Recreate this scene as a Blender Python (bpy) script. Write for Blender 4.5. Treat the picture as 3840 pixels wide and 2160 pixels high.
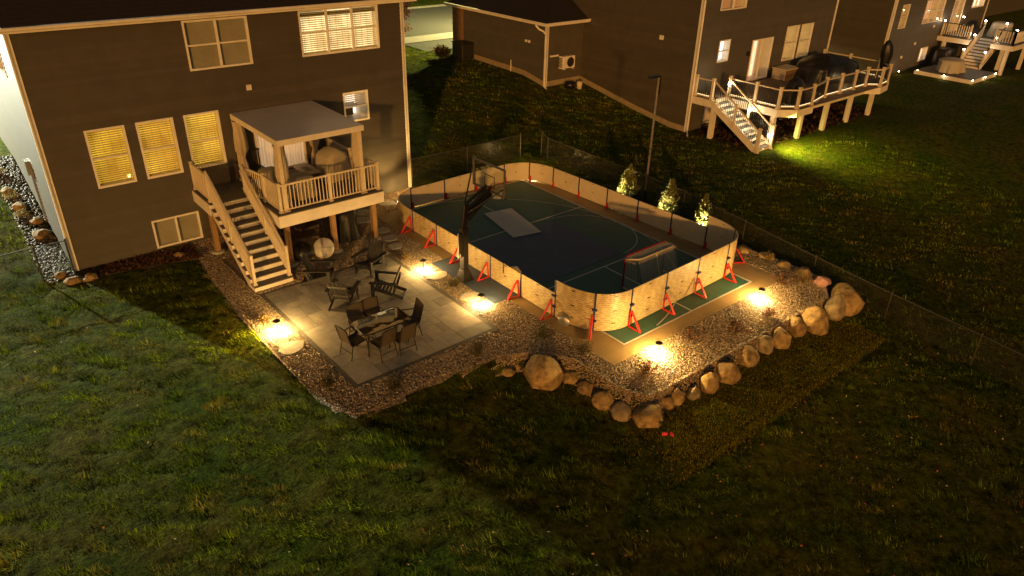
import bpy, math, random
import numpy as np
from mathutils import Matrix, Vector, noise
random.seed(7); rng = np.random.default_rng(7)
R = math.radians
for o in list(bpy.data.objects): bpy.data.objects.remove(o)
S = bpy.context.scene
COL = S.collection

# ------------------------------------------------------------------ camera
cam_d = bpy.data.cameras.new('camera'); cam = bpy.data.objects.new('camera', cam_d); COL.objects.link(cam)
YAW, PITCH, ROLL = R(40.30), R(28.963), R(1.474)
f_ = Vector((math.sin(YAW)*math.cos(PITCH), math.cos(YAW)*math.cos(PITCH), -math.sin(PITCH)))
r0 = Vector((math.cos(YAW), -math.sin(YAW), 0)); u0 = r0.cross(f_)
r_ = r0*math.cos(ROLL)+u0*math.sin(ROLL); u_ = -r0*math.sin(ROLL)+u0*math.cos(ROLL)
m = Matrix((r_, u_, -f_)).transposed().to_4x4(); m.translation = Vector((0, 0, 10))
cam.matrix_world = m
cam_d.sensor_width = 36; cam_d.lens = 36*2711.68/3840; cam_d.clip_end = 2000; cam_d.clip_start = .1
S.camera = cam

# ------------------------------------------------------------------ sky, the low warm key light, exposure
SUN_AZ, SUN_EL = R(42), R(7.5)          # shadows run along (sin az, cos az): low light from behind the drone
w = bpy.data.worlds.new('World'); S.world = w; w.use_nodes = True
nt = w.node_tree; bg = nt.nodes['Background']
sky = nt.nodes.new('ShaderNodeTexSky'); sky.sky_type = 'NISHITA'; sky.sun_disc = False
sky.sun_elevation = SUN_EL; sky.sun_rotation = SUN_AZ+math.pi
mx = nt.nodes.new('ShaderNodeMix'); mx.data_type = 'RGBA'; mx.blend_type = 'MULTIPLY'; mx.inputs[0].default_value = 1
nt.links.new(sky.outputs[0], mx.inputs[6]); mx.inputs[7].default_value = (1, .66, .42, 1)
nt.links.new(mx.outputs[2], bg.inputs[0]); bg.inputs[1].default_value = .046
sl = bpy.data.lights.new('low_key_light', 'SUN'); so = bpy.data.objects.new('low_key_light', sl); COL.objects.link(so)
sl.energy = 1.45; sl.angle = R(1.6); sl.color = (1, .46, .10)
d = Vector((math.sin(SUN_AZ)*math.cos(SUN_EL), math.cos(SUN_AZ)*math.cos(SUN_EL), -math.sin(SUN_EL)))
so.rotation_euler = d.to_track_quat('-Z', 'Y').to_euler()
vs = S.view_settings; vs.view_transform = 'Standard'; vs.look = 'None'; vs.exposure = .55; vs.gamma = 1; vs.use_curve_mapping = False
S.render.engine = 'CYCLES'
try:
    S.cycles.max_bounces = 8; S.cycles.transparent_max_bounces = 24
except Exception: pass

# ------------------------------------------------------------------ helpers
PM = {}
def link(o, parent=None, mat=None, local=False):
    COL.objects.link(o)
    if parent is not None:
        o.parent = parent
        if not local and parent.name in PM: o.matrix_parent_inverse = PM[parent.name].inverted()
    return o
def tag(o, label, cat, group=None):
    o['label'] = label; o['category'] = cat
    if group: o['group'] = group
    return o
def thing(name, label, cat, loc=(0, 0, 0), rz=0, group=None):
    o = bpy.data.objects.new(name, None); COL.objects.link(o); o.empty_display_size = .2
    o.location = loc; o.rotation_euler = (0, 0, rz)
    PM[o.name] = Matrix.Translation(loc) @ Matrix.Rotation(rz, 4, 'Z')
    return tag(o, label, cat, group)
def dup(root, loc, rz, label, group=None):
    r = root.copy(); COL.objects.link(r); r.location = loc; r.rotation_euler = (0, 0, rz); r['label'] = label
    PM[r.name] = Matrix.Translation(loc) @ Matrix.Rotation(rz, 4, 'Z')
    if group: r['group'] = group
    def rec(a, b):
        for ch in list(a.children):
            c = ch.copy(); COL.objects.link(c); c.parent = b; rec(ch, c)
    rec(root, r); return r
class MB:
    def __init__(s): s.v = []; s.f = []; s.uv = []
    def add(s, vs, fs):
        i = len(s.v); s.v += [tuple(p) for p in vs]; s.f += [tuple(i+k for k in q) for q in fs]; return s
    def poly(s, pts): return s.add(pts, [tuple(range(len(pts)))])
    def box(s, x0, x1, y0, y1, z0, z1):
        if x0 > x1: x0, x1 = x1, x0
        if y0 > y1: y0, y1 = y1, y0
        if z0 > z1: z0, z1 = z1, z0
        return s.add([(x0,y0,z0),(x1,y0,z0),(x1,y1,z0),(x0,y1,z0),(x0,y0,z1),(x1,y0,z1),(x1,y1,z1),(x0,y1,z1)],
                     [(0,3,2,1),(4,5,6,7),(0,1,5,4),(1,2,6,5),(2,3,7,6),(3,0,4,7)])
    def bar(s, p, q, w, h, up=(0, 0, 1)):
        p = Vector(p); q = Vector(q); d = (q-p).normalized(); up = Vector(up)
        if abs(d.dot(up)) > .98: up = Vector((0, 1, 0)) if abs(d.y) < .9 else Vector((1, 0, 0))
        a = d.cross(up).normalized()*w/2; b = a.cross(d).normalized()*h/2
        vs = [p-a-b, p+a-b, p+a+b, p-a+b, q-a-b, q+a-b, q+a+b, q-a+b]
        return s.add(vs, [(0,1,2,3),(7,6,5,4),(0,4,5,1),(1,5,6,2),(2,6,7,3),(3,7,4,0)])
    def tube(s, pts, r, n=6):
        pts = [Vector(p) for p in pts]; k = len(pts); rr = r if isinstance(r, (list, tuple)) else [r]*k
        base = len(s.v); up = Vector((0, 0, 1))
        for i, p in enumerate(pts):
            d = (pts[min(i+1, k-1)]-pts[max(i-1, 0)]).normalized()
            a = d.cross(up if abs(d.z) < .95 else Vector((1, 0, 0))).normalized(); b = d.cross(a)
            for j in range(n):
                t = 2*math.pi*j/n; s.v.append(tuple(p+(a*math.cos(t)+b*math.sin(t))*rr[i]))
        for i in range(k-1):
            for j in range(n):
                a = base+i*n+j; b = base+i*n+(j+1) % n; s.f.append((a, b, b+n, a+n))
        s.f.append(tuple(base+j for j in range(n))[::-1]); s.f.append(tuple(base+(k-1)*n+j for j in range(n)))
        return s
    def lathe(s, prof, n=16, c=(0, 0, 0)):
        base = len(s.v); k = len(prof)
        for (r, z) in prof:
            for j in range(n):
                t = 2*math.pi*j/n; s.v.append((c[0]+r*math.cos(t), c[1]+r*math.sin(t), c[2]+z))
        for i in range(k-1):
            for j in range(n):
                a = base+i*n+j; b = base+i*n+(j+1) % n; s.f.append((a, b, b+n, a+n))
        s.f.append(tuple(base+j for j in range(n))[::-1]); s.f.append(tuple(base+(k-1)*n+j for j in range(n)))
        return s
    def prism(s, poly, z0, z1):
        n = len(poly); i = len(s.v)
        s.v += [(p[0], p[1], z0) for p in poly]+[(p[0], p[1], z1) for p in poly]
        s.f += [tuple(i+k for k in range(n))[::-1], tuple(i+n+k for k in range(n))]
        s.f += [(i+k, i+(k+1) % n, i+n+(k+1) % n, i+n+k) for k in range(n)]
        return s
    def build(s, name, mat, parent=None, smooth=False, bevel=0, local=False, kind=None, label=None):
        me = bpy.data.meshes.new(name); me.from_pydata(s.v, [], s.f); me.update()
        if mat: me.materials.append(mat)
        if smooth: me.polygons.foreach_set('use_smooth', [True]*len(me.polygons))
        o = bpy.data.objects.new(name, me); link(o, parent, local=local)
        if bevel:
            b = o.modifiers.new('b', 'BEVEL'); b.width = bevel; b.segments = 1; b.limit_method = 'ANGLE'
        if kind: o['kind'] = kind
        if label: o['label'] = label
        return o
UB = {}
def bxo(name, x0, x1, y0, y1, z0, z1, mat, parent=None, local=False):
    """one box-shaped piece sharing the unit cube of its material"""
    k = mat.name
    if k not in UB:
        me = bpy.data.meshes.new('unit_'+k); b = MB().box(-.5, .5, -.5, .5, -.5, .5); me.from_pydata(b.v, [], b.f); me.materials.append(mat); UB[k] = me
    o = bpy.data.objects.new(name, UB[k]); o.location = ((x0+x1)/2, (y0+y1)/2, (z0+z1)/2)
    o.scale = (abs(x1-x0), abs(y1-y0), abs(z1-z0)); return link(o, parent, local=local)
def inst(name, me, loc, rot=(0, 0, 0), sc=(1, 1, 1), parent=None, local=False):
    o = bpy.data.objects.new(name, me); o.location = loc; o.rotation_euler = rot; o.scale = sc; return link(o, parent, local=local)

# ------------------------------------------------------------------ materials
def nodes(name):
    m = bpy.data.materials.new(name); m.use_nodes = True; n = m.node_tree; return m, n, n.nodes['Principled BSDF']
def pm(name, c, c2=None, sc=6, rough=.65, bump=.15, bsc=None, metal=0, spec=.4, stretch=None, det=5, coat=0):
    m, n, b = nodes(name); L = n.links.new
    g = n.nodes.new('ShaderNodeNewGeometry'); src = g.outputs['Position']
    if stretch:
        mp = n.nodes.new('ShaderNodeMapping'); mp.inputs['Scale'].default_value = stretch; L(src, mp.inputs[0]); src = mp.outputs[0]
    t = n.nodes.new('ShaderNodeTexNoise'); t.inputs['Scale'].default_value = sc; t.inputs['Detail'].default_value = det; t.inputs['Roughness'].default_value = .62; L(src, t.inputs['Vector'])
    r = n.nodes.new('ShaderNodeValToRGB'); r.color_ramp.elements[0].position = .32; r.color_ramp.elements[1].position = .68
    c2 = c2 or tuple(x*.72 for x in c)
    r.color_ramp.elements[0].color = (*c2, 1); r.color_ramp.elements[1].color = (*c, 1); L(t.outputs[0], r.inputs[0]); L(r.outputs[0], b.inputs['Base Color'])
    b.inputs['Roughness'].default_value = rough; b.inputs['Metallic'].default_value = metal; b.inputs['Specular IOR Level'].default_value = spec
    if coat: b.inputs['Coat Weight'].default_value = coat
    if bump:
        t2 = n.nodes.new('ShaderNodeTexNoise'); t2.inputs['Scale'].default_value = bsc or sc*4; t2.inputs['Detail'].default_value = 4; L(src, t2.inputs['Vector'])
        bp = n.nodes.new('ShaderNodeBump'); bp.inputs['Strength'].default_value = bump; bp.inputs['Distance'].default_value = .02; L(t2.outputs[0], bp.inputs['Height']); L(bp.outputs[0], b.inputs['Normal'])
    return m
def em(name, c, s):
    m, n, b = nodes(name); b.inputs['Base Color'].default_value = (*c, 1); b.inputs['Emission Color'].default_value = (*c, 1); b.inputs['Emission Strength'].default_value = s; return m
def glassm(name, tint=(.9, .95, .93), rough=.02, f=1.45):
    m = bpy.data.materials.new(name); m.use_nodes = True; n = m.node_tree; n.nodes.clear(); L = n.links.new
    o = n.nodes.new('ShaderNodeOutputMaterial'); a = n.nodes.new('ShaderNodeBsdfTransparent'); a.inputs[0].default_value = (*tint, 1)
    g = n.nodes.new('ShaderNodeBsdfGlossy'); g.inputs['Roughness'].default_value = rough; lw = n.nodes.new('ShaderNodeLayerWeight'); lw.inputs[0].default_value = .5; pw = n.nodes.new('ShaderNodeMath'); pw.operation = 'POWER'; pw.inputs[1].default_value = 4; L(lw.outputs['Facing'], pw.inputs[0]); fr = n.nodes.new('ShaderNodeMath'); fr.operation = 'MULTIPLY_ADD'; fr.inputs[1].default_value = .6; fr.inputs[2].default_value = .05; L(pw.outputs[0], fr.inputs[0])
    x = n.nodes.new('ShaderNodeMixShader'); L(fr.outputs[0], x.inputs[0]); L(a.outputs[0], x.inputs[1]); L(g.outputs[0], x.inputs[2]); L(x.outputs[0], o.inputs[0]); return m
def clothm(name, c, tr=.4, sc=5):
    m, n, b = nodes(name); L = n.links.new; o = n.nodes['Material Output']
    b.inputs['Base Color'].default_value = (*c, 1); b.inputs['Roughness'].default_value = .9; b.inputs['Specular IOR Level'].default_value = .1
    t = n.nodes.new('ShaderNodeBsdfTranslucent'); t.inputs[0].default_value = (*c, 1); x = n.nodes.new('ShaderNodeMixShader'); x.inputs[0].default_value = tr
    g = n.nodes.new('ShaderNodeNewGeometry'); nz = n.nodes.new('ShaderNodeTexNoise'); nz.inputs['Scale'].default_value = sc; L(g.outputs['Position'], nz.inputs['Vector'])
    bp = n.nodes.new('ShaderNodeBump'); bp.inputs['Strength'].default_value = .5; bp.inputs['Distance'].default_value = .04; L(nz.outputs[0], bp.inputs['Height']); L(bp.outputs[0], b.inputs['Normal'])
    L(b.outputs[0], x.inputs[1]); L(t.outputs[0], x.inputs[2]); L(x.outputs[0], o.inputs[0]); return m
def attrm(name, rough=.8, bump=0, bsc=30, spec=.3, tr=0):
    m, n, b = nodes(name); a = n.nodes.new('ShaderNodeAttribute'); a.attribute_name = 'Col'; n.links.new(a.outputs[0], b.inputs['Base Color'])
    b.inputs['Roughness'].default_value = rough; b.inputs['Specular IOR Level'].default_value = spec
    if tr:
        t = n.nodes.new('ShaderNodeBsdfTranslucent'); n.links.new(a.outputs[0], t.inputs[0]); x = n.nodes.new('ShaderNodeMixShader'); x.inputs[0].default_value = tr
        n.links.new(b.outputs[0], x.inputs[1]); n.links.new(t.outputs[0], x.inputs[2]); n.links.new(x.outputs[0], n.nodes['Material Output'].inputs[0])
    return m
def room(name, c, s, lo=.35):
    m, n, b = nodes(name); L = n.links.new; g = n.nodes.new('ShaderNodeNewGeometry'); t = n.nodes.new('ShaderNodeTexNoise'); t.inputs['Scale'].default_value = 1.7; t.inputs['Detail'].default_value = 2; L(g.outputs['Position'], t.inputs['Vector'])
    r = n.nodes.new('ShaderNodeMapRange'); r.inputs['From Min'].default_value = .35; r.inputs['From Max'].default_value = .68; r.inputs['To Min'].default_value = s*lo; r.inputs['To Max'].default_value = s*1.25; L(t.outputs[0], r.inputs[0]); L(r.outputs[0], b.inputs['Emission Strength'])
    b.inputs['Base Color'].default_value = (*c, 1); b.inputs['Emission Color'].default_value = (*c, 1); return m
M_SIDE = pm('taupe_vinyl_siding', (.072, .060, .044), (.058, .048, .035), sc=2.2, rough=.55, bump=.06, bsc=30)
M_SIDEL = pm('taupe_siding_side', (.105, .10, .092), (.088, .084, .078), sc=2.2, rough=.55, bump=.06, bsc=30)
def shade(m, k, nm):
    c = m.copy(); c.name = nm; e = [x for x in c.node_tree.nodes if x.type == 'VALTORGB'][0].color_ramp.elements
    for q in e: q.color = (*[v*k for v in q.color[:3]], 1)
    return c
SH = {}
def shades(m):
    if m.name not in SH: SH[m.name] = [m, shade(m, .93, m.name+'_b'), shade(m, 1.06, m.name+'_c'), shade(m, .97, m.name+'_d')]
    return random.choice(SH[m.name])
M_SHEATH = pm('house_wrap', (.09, .08, .07), sc=3, rough=.8)
M_TRIM = pm('white_trim', (.72, .68, .60), (.60, .56, .49), sc=3, rough=.5, bump=.05)
M_FASC = pm('cream_fascia', (.70, .65, .56), (.58, .53, .45), sc=2, rough=.5, bump=.05)
M_ROOF = pm('dark_shingle', (.016, .011, .013), (.009, .006, .008), sc=9, rough=.9, bump=.6, bsc=25)
M_DECK = pm('grey_composite_decking', (.115, .10, .09), (.075, .066, .06), sc=5, rough=.65, bump=.2, stretch=(.6, 8, 8))
M_DECK2 = pm('brown_composite_decking', (.20, .135, .08), (.14, .092, .055), sc=5, rough=.6, bump=.2, stretch=(.6, 8, 8))
M_RAIL = pm('cream_vinyl_rail', (.64, .55, .41), (.54, .46, .33), sc=4, rough=.45, bump=.04)
M_POSTW = pm('treated_pine', (.33, .20, .085), (.20, .115, .045), sc=3, rough=.75, bump=.3, stretch=(14, 14, 1.5))
M_CONC = pm('concrete', (.36, .34, .30), (.24, .225, .20), sc=5, rough=.9, bump=.35)
M_FOUND = pm('parged_foundation', (.30, .24, .15), (.22, .175, .11), sc=4, rough=.9, bump=.3)
M_PERG = pm('grey_metal_roof', (.50, .47, .47), (.43, .41, .41), sc=1.5, rough=.38, bump=.03, spec=.5)
M_GLASS = glassm('window_glass')
M_BLIND = clothm('cream_blind', (.66, .56, .34), .5, 3)
M_SHADE = pm('tan_roller_shade', (.33, .28, .21), (.27, .225, .165), sc=2, rough=.8, bump=.06)
M_LIT_Y = room('lit_room_yellow', (1, .68, .07), .5)
M_LIT_Y2 = room('lit_room_amber', (1, .64, .08), .58)
M_LIT_Y3 = room('lit_room_gold', (1, .68, .09), .64)
M_LIT_W = room('lit_room_warm', (1, .80, .44), .85, .55)
M_LIT_P = em('lit_room_pale', (1, .74, .50), .75)
M_LIT_D = em('dim_room', (.55, .33, .16), .12)
M_CURT = clothm('pergola_curtain', (.50, .42, .31), .25, 9)
M_SHEER = clothm('sheer_door_curtain', (.75, .68, .58), .6, 6)
M_COVER = clothm('cream_furniture_cover', (.40, .36, .28), .12, 7)
M_BLKCOV = pm('black_vinyl_cover', (.014, .013, .014), (.008, .008, .009), sc=5, rough=.42, bump=.5, bsc=7)
M_BLACK = pm('black_metal', (.012, .012, .012), (.006, .006, .006), sc=6, rough=.4, bump=.05, spec=.5)
M_BLKPL = pm('black_poly_lumber', (.022, .021, .022), (.013, .012, .013), sc=4, rough=.5, bump=.2, stretch=(3, 3, 3))
M_GALV = pm('galvanised_steel', (.42, .42, .42), (.33, .33, .33), sc=9, rough=.42, bump=.05, metal=.8)
M_GOLDM = pm('bright_metal', (.6, .58, .52), sc=9, rough=.25, bump=.02, metal=1)
M_RED = pm('red_bracket', (.55, .016, .010), (.45, .012, .008), sc=6, rough=.42, bump=.05)
M_BLUE = pm('blue_joint_strip', (.018, .028, .14), (.012, .018, .09), sc=6, rough=.5, bump=.05)
M_WHITEP = pm('white_hdpe', (.66, .57, .40), (.57, .485, .33), sc=2.5, rough=.33, bump=.03, spec=.5)
M_PANEL = pm('loose_white_panel', (.55, .54, .52), (.49, .48, .46), sc=1.5, rough=.45, bump=.02)
M_TANT = pm('tan_court_tile', (.36, .255, .125), (.29, .205, .10), sc=2.5, rough=.5, bump=.1)
M_LINE = pm('white_line_paint', (.62, .60, .55), (.48, .46, .42), sc=12, rough=.6, bump=.05)
M_ROCK = pm('field_boulder', (.46, .32, .13), (.13, .085, .04), sc=5.5, rough=.85, bump=1, bsc=9, det=9)
M_ROCK2 = pm('brown_boulder', (.36, .24, .10), (.10, .065, .03), sc=7, rough=.85, bump=1, bsc=12, det=9)
M_ROCK3 = pm('greyish_boulder', (.38, .30, .17), (.12, .09, .055), sc=4.5, rough=.85, bump=1, bsc=7, det=9)
M_ROCKP = pm('pink_granite_boulder', (.42, .24, .21), (.28, .15, .14), sc=5, rough=.85, bump=.6, bsc=12)
M_STEP = pm('pale_stepping_stone', (.46, .42, .35), (.33, .295, .24), sc=7, rough=.85, bump=.5, bsc=20)
M_SLING = pm('brown_sling_mesh', (.085, .066, .045), (.065, .05, .034), sc=30, rough=.7, bump=.1)
M_FRAME = pm('bronze_tube', (.05, .042, .034), (.035, .029, .023), sc=8, rough=.35, bump=.03, metal=.5)
M_ORANGE = pm('orange_steel', (.55, .12, .02), sc=8, rough=.4, bump=.03)
M_NET = pm('white_net_cord', (.66, .62, .54), sc=12, rough=.9, bump=0)
M_SOIL = pm('dark_soil', (.045, .032, .022), (.025, .018, .012), sc=7, rough=.95, bump=.5)
M_ASPH = pm('asphalt', (.06, .058, .055), (.045, .043, .041), sc=12, rough=.85, bump=.3, bsc=60)
M_WALK = pm('concrete_walk', (.22, .20, .18), (.18, .165, .15), sc=3, rough=.9, bump=.15)
M_BRICK = pm('mottled_brick', (.25, .15, .09), (.15, .085, .05), sc=9, rough=.9, bump=.3)
M_PINK = pm('pink_flag_plastic', (.85, .06, .10), (.8, .05, .09), sc=4, rough=.5, bump=0)
M_BARK = pm('bark', (.10, .07, .045), (.06, .04, .025), sc=9, rough=.9, bump=.6, stretch=(4, 4, 1))
M_BULB = em('lamp_led', (1, .78, .48), 40)
M_LED = em('strip_led', (1, .78, .42), 1.8)
M_CUSH = pm('brown_cushion', (.12, .085, .06), (.09, .062, .043), sc=5, rough=.85, bump=.2)
M_CREAMT = pm('cream_table_top', (.45, .39, .30), (.38, .325, .25), sc=3, rough=.5, bump=.05)
M_BROWNI = pm('brown_inlay', (.16, .105, .06), (.12, .075, .04), sc=5, rough=.5, bump=.05)
def bed_mat():
    m, n, b = nodes('pebble_bed'); L = n.links.new; g = n.nodes.new('ShaderNodeNewGeometry'); v = n.nodes.new('ShaderNodeTexVoronoi'); v.inputs['Scale'].default_value = 30; L(g.outputs['Position'], v.inputs['Vector'])
    r = n.nodes.new('ShaderNodeValToRGB'); r.color_ramp.elements[0].color = (.10, .07, .045, 1); r.color_ramp.elements[1].color = (.38, .29, .19, 1); sp = n.nodes.new('ShaderNodeSeparateColor'); L(v.outputs['Color'], sp.inputs[0]); L(sp.outputs[0], r.inputs[0]); L(r.outputs[0], b.inputs['Base Color'])
    bp = n.nodes.new('ShaderNodeBump'); bp.invert = True; bp.inputs['Strength'].default_value = 1; bp.inputs['Distance'].default_value = .02; L(v.outputs['Distance'], bp.inputs['Height']); L(bp.outputs[0], b.inputs['Normal']); b.inputs['Roughness'].default_value = .75; return m
M_BED = bed_mat()
M_PEB = attrm('river_pebble', .6, spec=.45)
M_GRASS = attrm('grass_blade', .8, spec=.04, tr=.25)
M_LEAF = attrm('leafage', .6, spec=.3, tr=.3)
M_STUCCO = pm('greige_siding_far', (.082, .072, .056), (.066, .058, .045), sc=2, rough=.6, bump=.06, bsc=30)

# ground surface materials
def lawn_mat():
    m, n, b = nodes('lawn_soil_and_thatch'); L = n.links.new; g = n.nodes.new('ShaderNodeNewGeometry')
    def nz(s, dt=6):
        t = n.nodes.new('ShaderNodeTexNoise'); t.inputs['Scale'].default_value = s; t.inputs['Detail'].default_value = dt; t.inputs['Roughness'].default_value = .65; L(g.outputs['Position'], t.inputs['Vector']); return t
    a = nz(.55); c = nz(5); r1 = n.nodes.new('ShaderNodeValToRGB'); r1.color_ramp.elements[0].position = .38; r1.color_ramp.elements[1].position = .62
    r1.color_ramp.elements[0].color = (.038, .062, .003, 1); r1.color_ramp.elements[1].color = (.078, .072, .010, 1); L(a.outputs[0], r1.inputs[0])
    r2 = n.nodes.new('ShaderNodeValToRGB'); r2.color_ramp.elements[0].position = .3; r2.color_ramp.elements[1].position = .7
    r2.color_ramp.elements[0].color = (.22, .22, .2, 1); r2.color_ramp.elements[1].color = (1.6, 1.6, 1.5, 1); L(c.outputs[0], r2.inputs[0])
    x = n.nodes.new('ShaderNodeMix'); x.data_type = 'RGBA'; x.blend_type = 'MULTIPLY'; x.inputs[0].default_value = 1; L(r1.outputs[0], x.inputs[6]); L(r2.outputs[0], x.inputs[7]); L(x.outputs[2], b.inputs['Base Color'])
    h = nz(14); bp = n.nodes.new('ShaderNodeBump'); bp.inputs['Strength'].default_value = .9; bp.inputs['Distance'].default_value = .06; L(h.outputs[0], bp.inputs['Height']); L(bp.outputs[0], b.inputs['Normal'])
    b.inputs['Roughness'].default_value = .9; b.inputs['Specular IOR Level'].default_value = .03; return m
M_LAWN = lawn_mat()
def tile_mat(name, c, c2, t=.305, seam=.55):
    """modular sport tile: fine seams every foot"""
    m, n, b = nodes(name); L = n.links.new; g = n.nodes.new('ShaderNodeNewGeometry')
    bt = n.nodes.new('ShaderNodeTexBrick'); bt.offset = 0; bt.inputs['Scale'].default_value = 1; bt.inputs['Brick Width'].default_value = t; bt.inputs['Row Height'].default_value = t
    bt.inputs['Mortar Size'].default_value = .006; bt.inputs['Mortar Smooth'].default_value = .3
    bt.inputs['Color1'].default_value = (*c, 1); bt.inputs['Color2'].default_value = (*c2, 1); bt.inputs['Mortar'].default_value = (*[x*seam for x in c], 1)
    L(g.outputs['Position'], bt.inputs['Vector'])
    t2 = n.nodes.new('ShaderNodeTexNoise'); t2.inputs['Scale'].default_value = 1.3; t2.inputs['Detail'].default_value = 6; L(g.outputs['Position'], t2.inputs['Vector'])
    r = n.nodes.new('ShaderNodeValToRGB'); r.color_ramp.elements[0].position = .3; r.color_ramp.elements[1].position = .7; r.color_ramp.elements[0].color = (.78, .78, .78, 1); r.color_ramp.elements[1].color = (1.1, 1.1, 1.1, 1); L(t2.outputs[0], r.inputs[0])
    x = n.nodes.new('ShaderNodeMix'); x.data_type = 'RGBA'; x.blend_type = 'MULTIPLY'; x.inputs[0].default_value = 1; L(bt.outputs[0], x.inputs[6]); L(r.outputs[0], x.inputs[7]); L(x.outputs[2], b.inputs['Base Color'])
    bp = n.nodes.new('ShaderNodeBump'); bp.invert = True; bp.inputs['Strength'].default_value = .35; bp.inputs['Distance'].default_value = .006; L(bt.outputs[1], bp.inputs['Height']); L(bp.outputs[0], b.inputs['Normal'])
    rr = n.nodes.new('ShaderNodeMapRange'); rr.inputs['To Min'].default_value = .38; rr.inputs['To Max'].default_value = .6; L(t2.outputs[0], rr.inputs[0]); L(rr.outputs[0], b.inputs['Roughness']); b.inputs['Specular IOR Level'].default_value = .4
    return m
M_TGREEN = tile_mat('green_sport_tile', (.046, .145, .112), (.043, .136, .104))
M_TBLUE = tile_mat('blue_sport_tile', (.072, .105, .165), (.067, .098, .156))
M_TNAVY = M_TBLUE
M_TTAN = tile_mat('tan_sport_tile', (.36, .25, .115), (.345, .24, .11), seam=.7)
M_PAVER = pm('stone_paver', (.38, .35, .31), (.265, .24, .21), sc=2.2, rough=.8, bump=.35, bsc=16, stretch=(1, 2.2, 1))
M_PAVER2 = pm('stone_paver_dark', (.31, .285, .25), (.22, .20, .175), sc=2.6, rough=.8, bump=.35, bsc=16, stretch=(2.2, 1, 1))
M_PAVER3 = pm('stone_paver_buff', (.43, .385, .32), (.30, .265, .22), sc=2.0, rough=.8, bump=.35, bsc=16, stretch=(1.6, 1, 1))
M_BORD = pm('paver_border', (.135, .12, .10), (.10, .088, .073), sc=4, rough=.85, bump=.3)

def slot_mat():
    """perforated HDPE dasher: rows of dark slots, uv in metres"""
    m, n, b = nodes('slotted_white_board'); L = n.links.new
    uv = n.nodes.new('ShaderNodeUVMap'); sp = n.nodes.new('ShaderNodeSeparateXYZ'); L(uv.outputs[0], sp.inputs[0])
    def mt(op, a, bb=None, c=None):
        q = n.nodes.new('ShaderNodeMath'); q.operation = op
        for i, x in enumerate((a, bb, c)):
            if x is None: continue
            if isinstance(x, (int, float)): q.inputs[i].default_value = x
            else: L(x, q.inputs[i])
        return q.outputs[0]
    U, V = sp.outputs[0], sp.outputs[1]
    rowf = mt('DIVIDE', V, .056); row = mt('FLOOR', rowf); fv = mt('FRACT', rowf)
    wn = n.nodes.new('ShaderNodeTexWhiteNoise'); wn.noise_dimensions = '1D'; L(row, wn.inputs['W'])
    un = mt('ADD', mt('DIVIDE', U, .27), mt('MULTIPLY', wn.outputs[0], 7.3)); cell = mt('FLOOR', un); fu = mt('FRACT', un)
    wn2 = n.nodes.new('ShaderNodeTexWhiteNoise'); wn2.noise_dimensions = '2D'; cb = n.nodes.new('ShaderNodeCombineXYZ'); L(cell, cb.inputs[0]); L(row, cb.inputs[1]); L(cb.outputs[0], wn2.inputs['Vector'])
    ln = mt('ADD', mt('MULTIPLY', wn2.outputs[0], .5), .36)
    dash = mt('MULTIPLY', mt('LESS_THAN', fu, ln), mt('LESS_THAN', fv, .28))
    x = n.nodes.new('ShaderNodeMix'); x.data_type = 'RGBA'; L(dash, x.inputs[0]); x.inputs[6].default_value = (.50, .395, .215, 1); x.inputs[7].default_value = (.22, .155, .075, 1)
    g = n.nodes.new('ShaderNodeNewGeometry'); nz = n.nodes.new('ShaderNodeTexNoise'); nz.inputs['Scale'].default_value = 2.5; nz.inputs['Detail'].default_value = 6; L(g.outputs['Position'], nz.inputs['Vector'])
    r = n.nodes.new('ShaderNodeValToRGB'); r.color_ramp.elements[0].position = .3; r.color_ramp.elements[1].position = .7; r.color_ramp.elements[0].color = (.82, .80, .76, 1); r.color_ramp.elements[1].color = (1.03, 1.03, 1.02, 1); L(nz.outputs[0], r.inputs[0])
    y = n.nodes.new('ShaderNodeMix'); y.data_type = 'RGBA'; y.blend_type = 'MULTIPLY'; y.inputs[0].default_value = 1; L(x.outputs[2], y.inputs[6]); L(r.outputs[0], y.inputs[7]); L(y.outputs[2], b.inputs['Base Color'])
    bp = n.nodes.new('ShaderNodeBump'); bp.invert = True; bp.inputs['Strength'].default_value = .6; bp.inputs['Distance'].default_value = .008; L(dash, bp.inputs['Height']); L(bp.outputs[0], b.inputs['Normal'])
    b.inputs['Roughness'].default_value = .45; return m
M_SLOT = slot_mat()

# ------------------------------------------------------------------ terrain
def smst(a, b, x): t = min(1, max(0, (x-a)/(b-a))); return t*t*(3-2*t)
BED = [(5.5,22.2),(5.35,21.1),(5.12,19),(5.06,17),(5.06,13),(5.1,11.95),(5.4,11.45),(6,11.35),(7.6,11.5),(8.5,11.35),(9.2,11.3),(9.8,11.1),(10.3,10.65),(10.6,10.1),(10.66,9.5),(10.64,8.95),(10.78,8.5),(11.2,8.18),(19.0,8.12),(19.5,8.6),(19.45,10),(19.3,11.5),(18.95,12.5),(18.9,20.2),(18.3,21.2),(17,21.5),(13.7,21.7),(13.6,22.2)]
BEDA = np.array(BED)
def seg_dist(P, poly):
    """signed distance of points to polygon: negative inside"""
    n = len(poly); dmin = np.full(len(P), 1e9); ins = np.zeros(len(P), bool)
    for i in range(n):
        a = poly[i]; b = poly[(i+1) % n]; ab = b-a; t = np.clip(((P-a)@ab)/(ab@ab), 0, 1)
        dmin = np.minimum(dmin, np.hypot(*(P-(a+t[:, None]*ab)).T))
        c = ((a[1] > P[:, 1]) != (b[1] > P[:, 1])) & (P[:, 0] < (b[0]-a[0])*(P[:, 1]-a[1])/(b[1]-a[1]+1e-12)+a[0]); ins ^= c
    return np.where(ins, -dmin, dmin)
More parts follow.
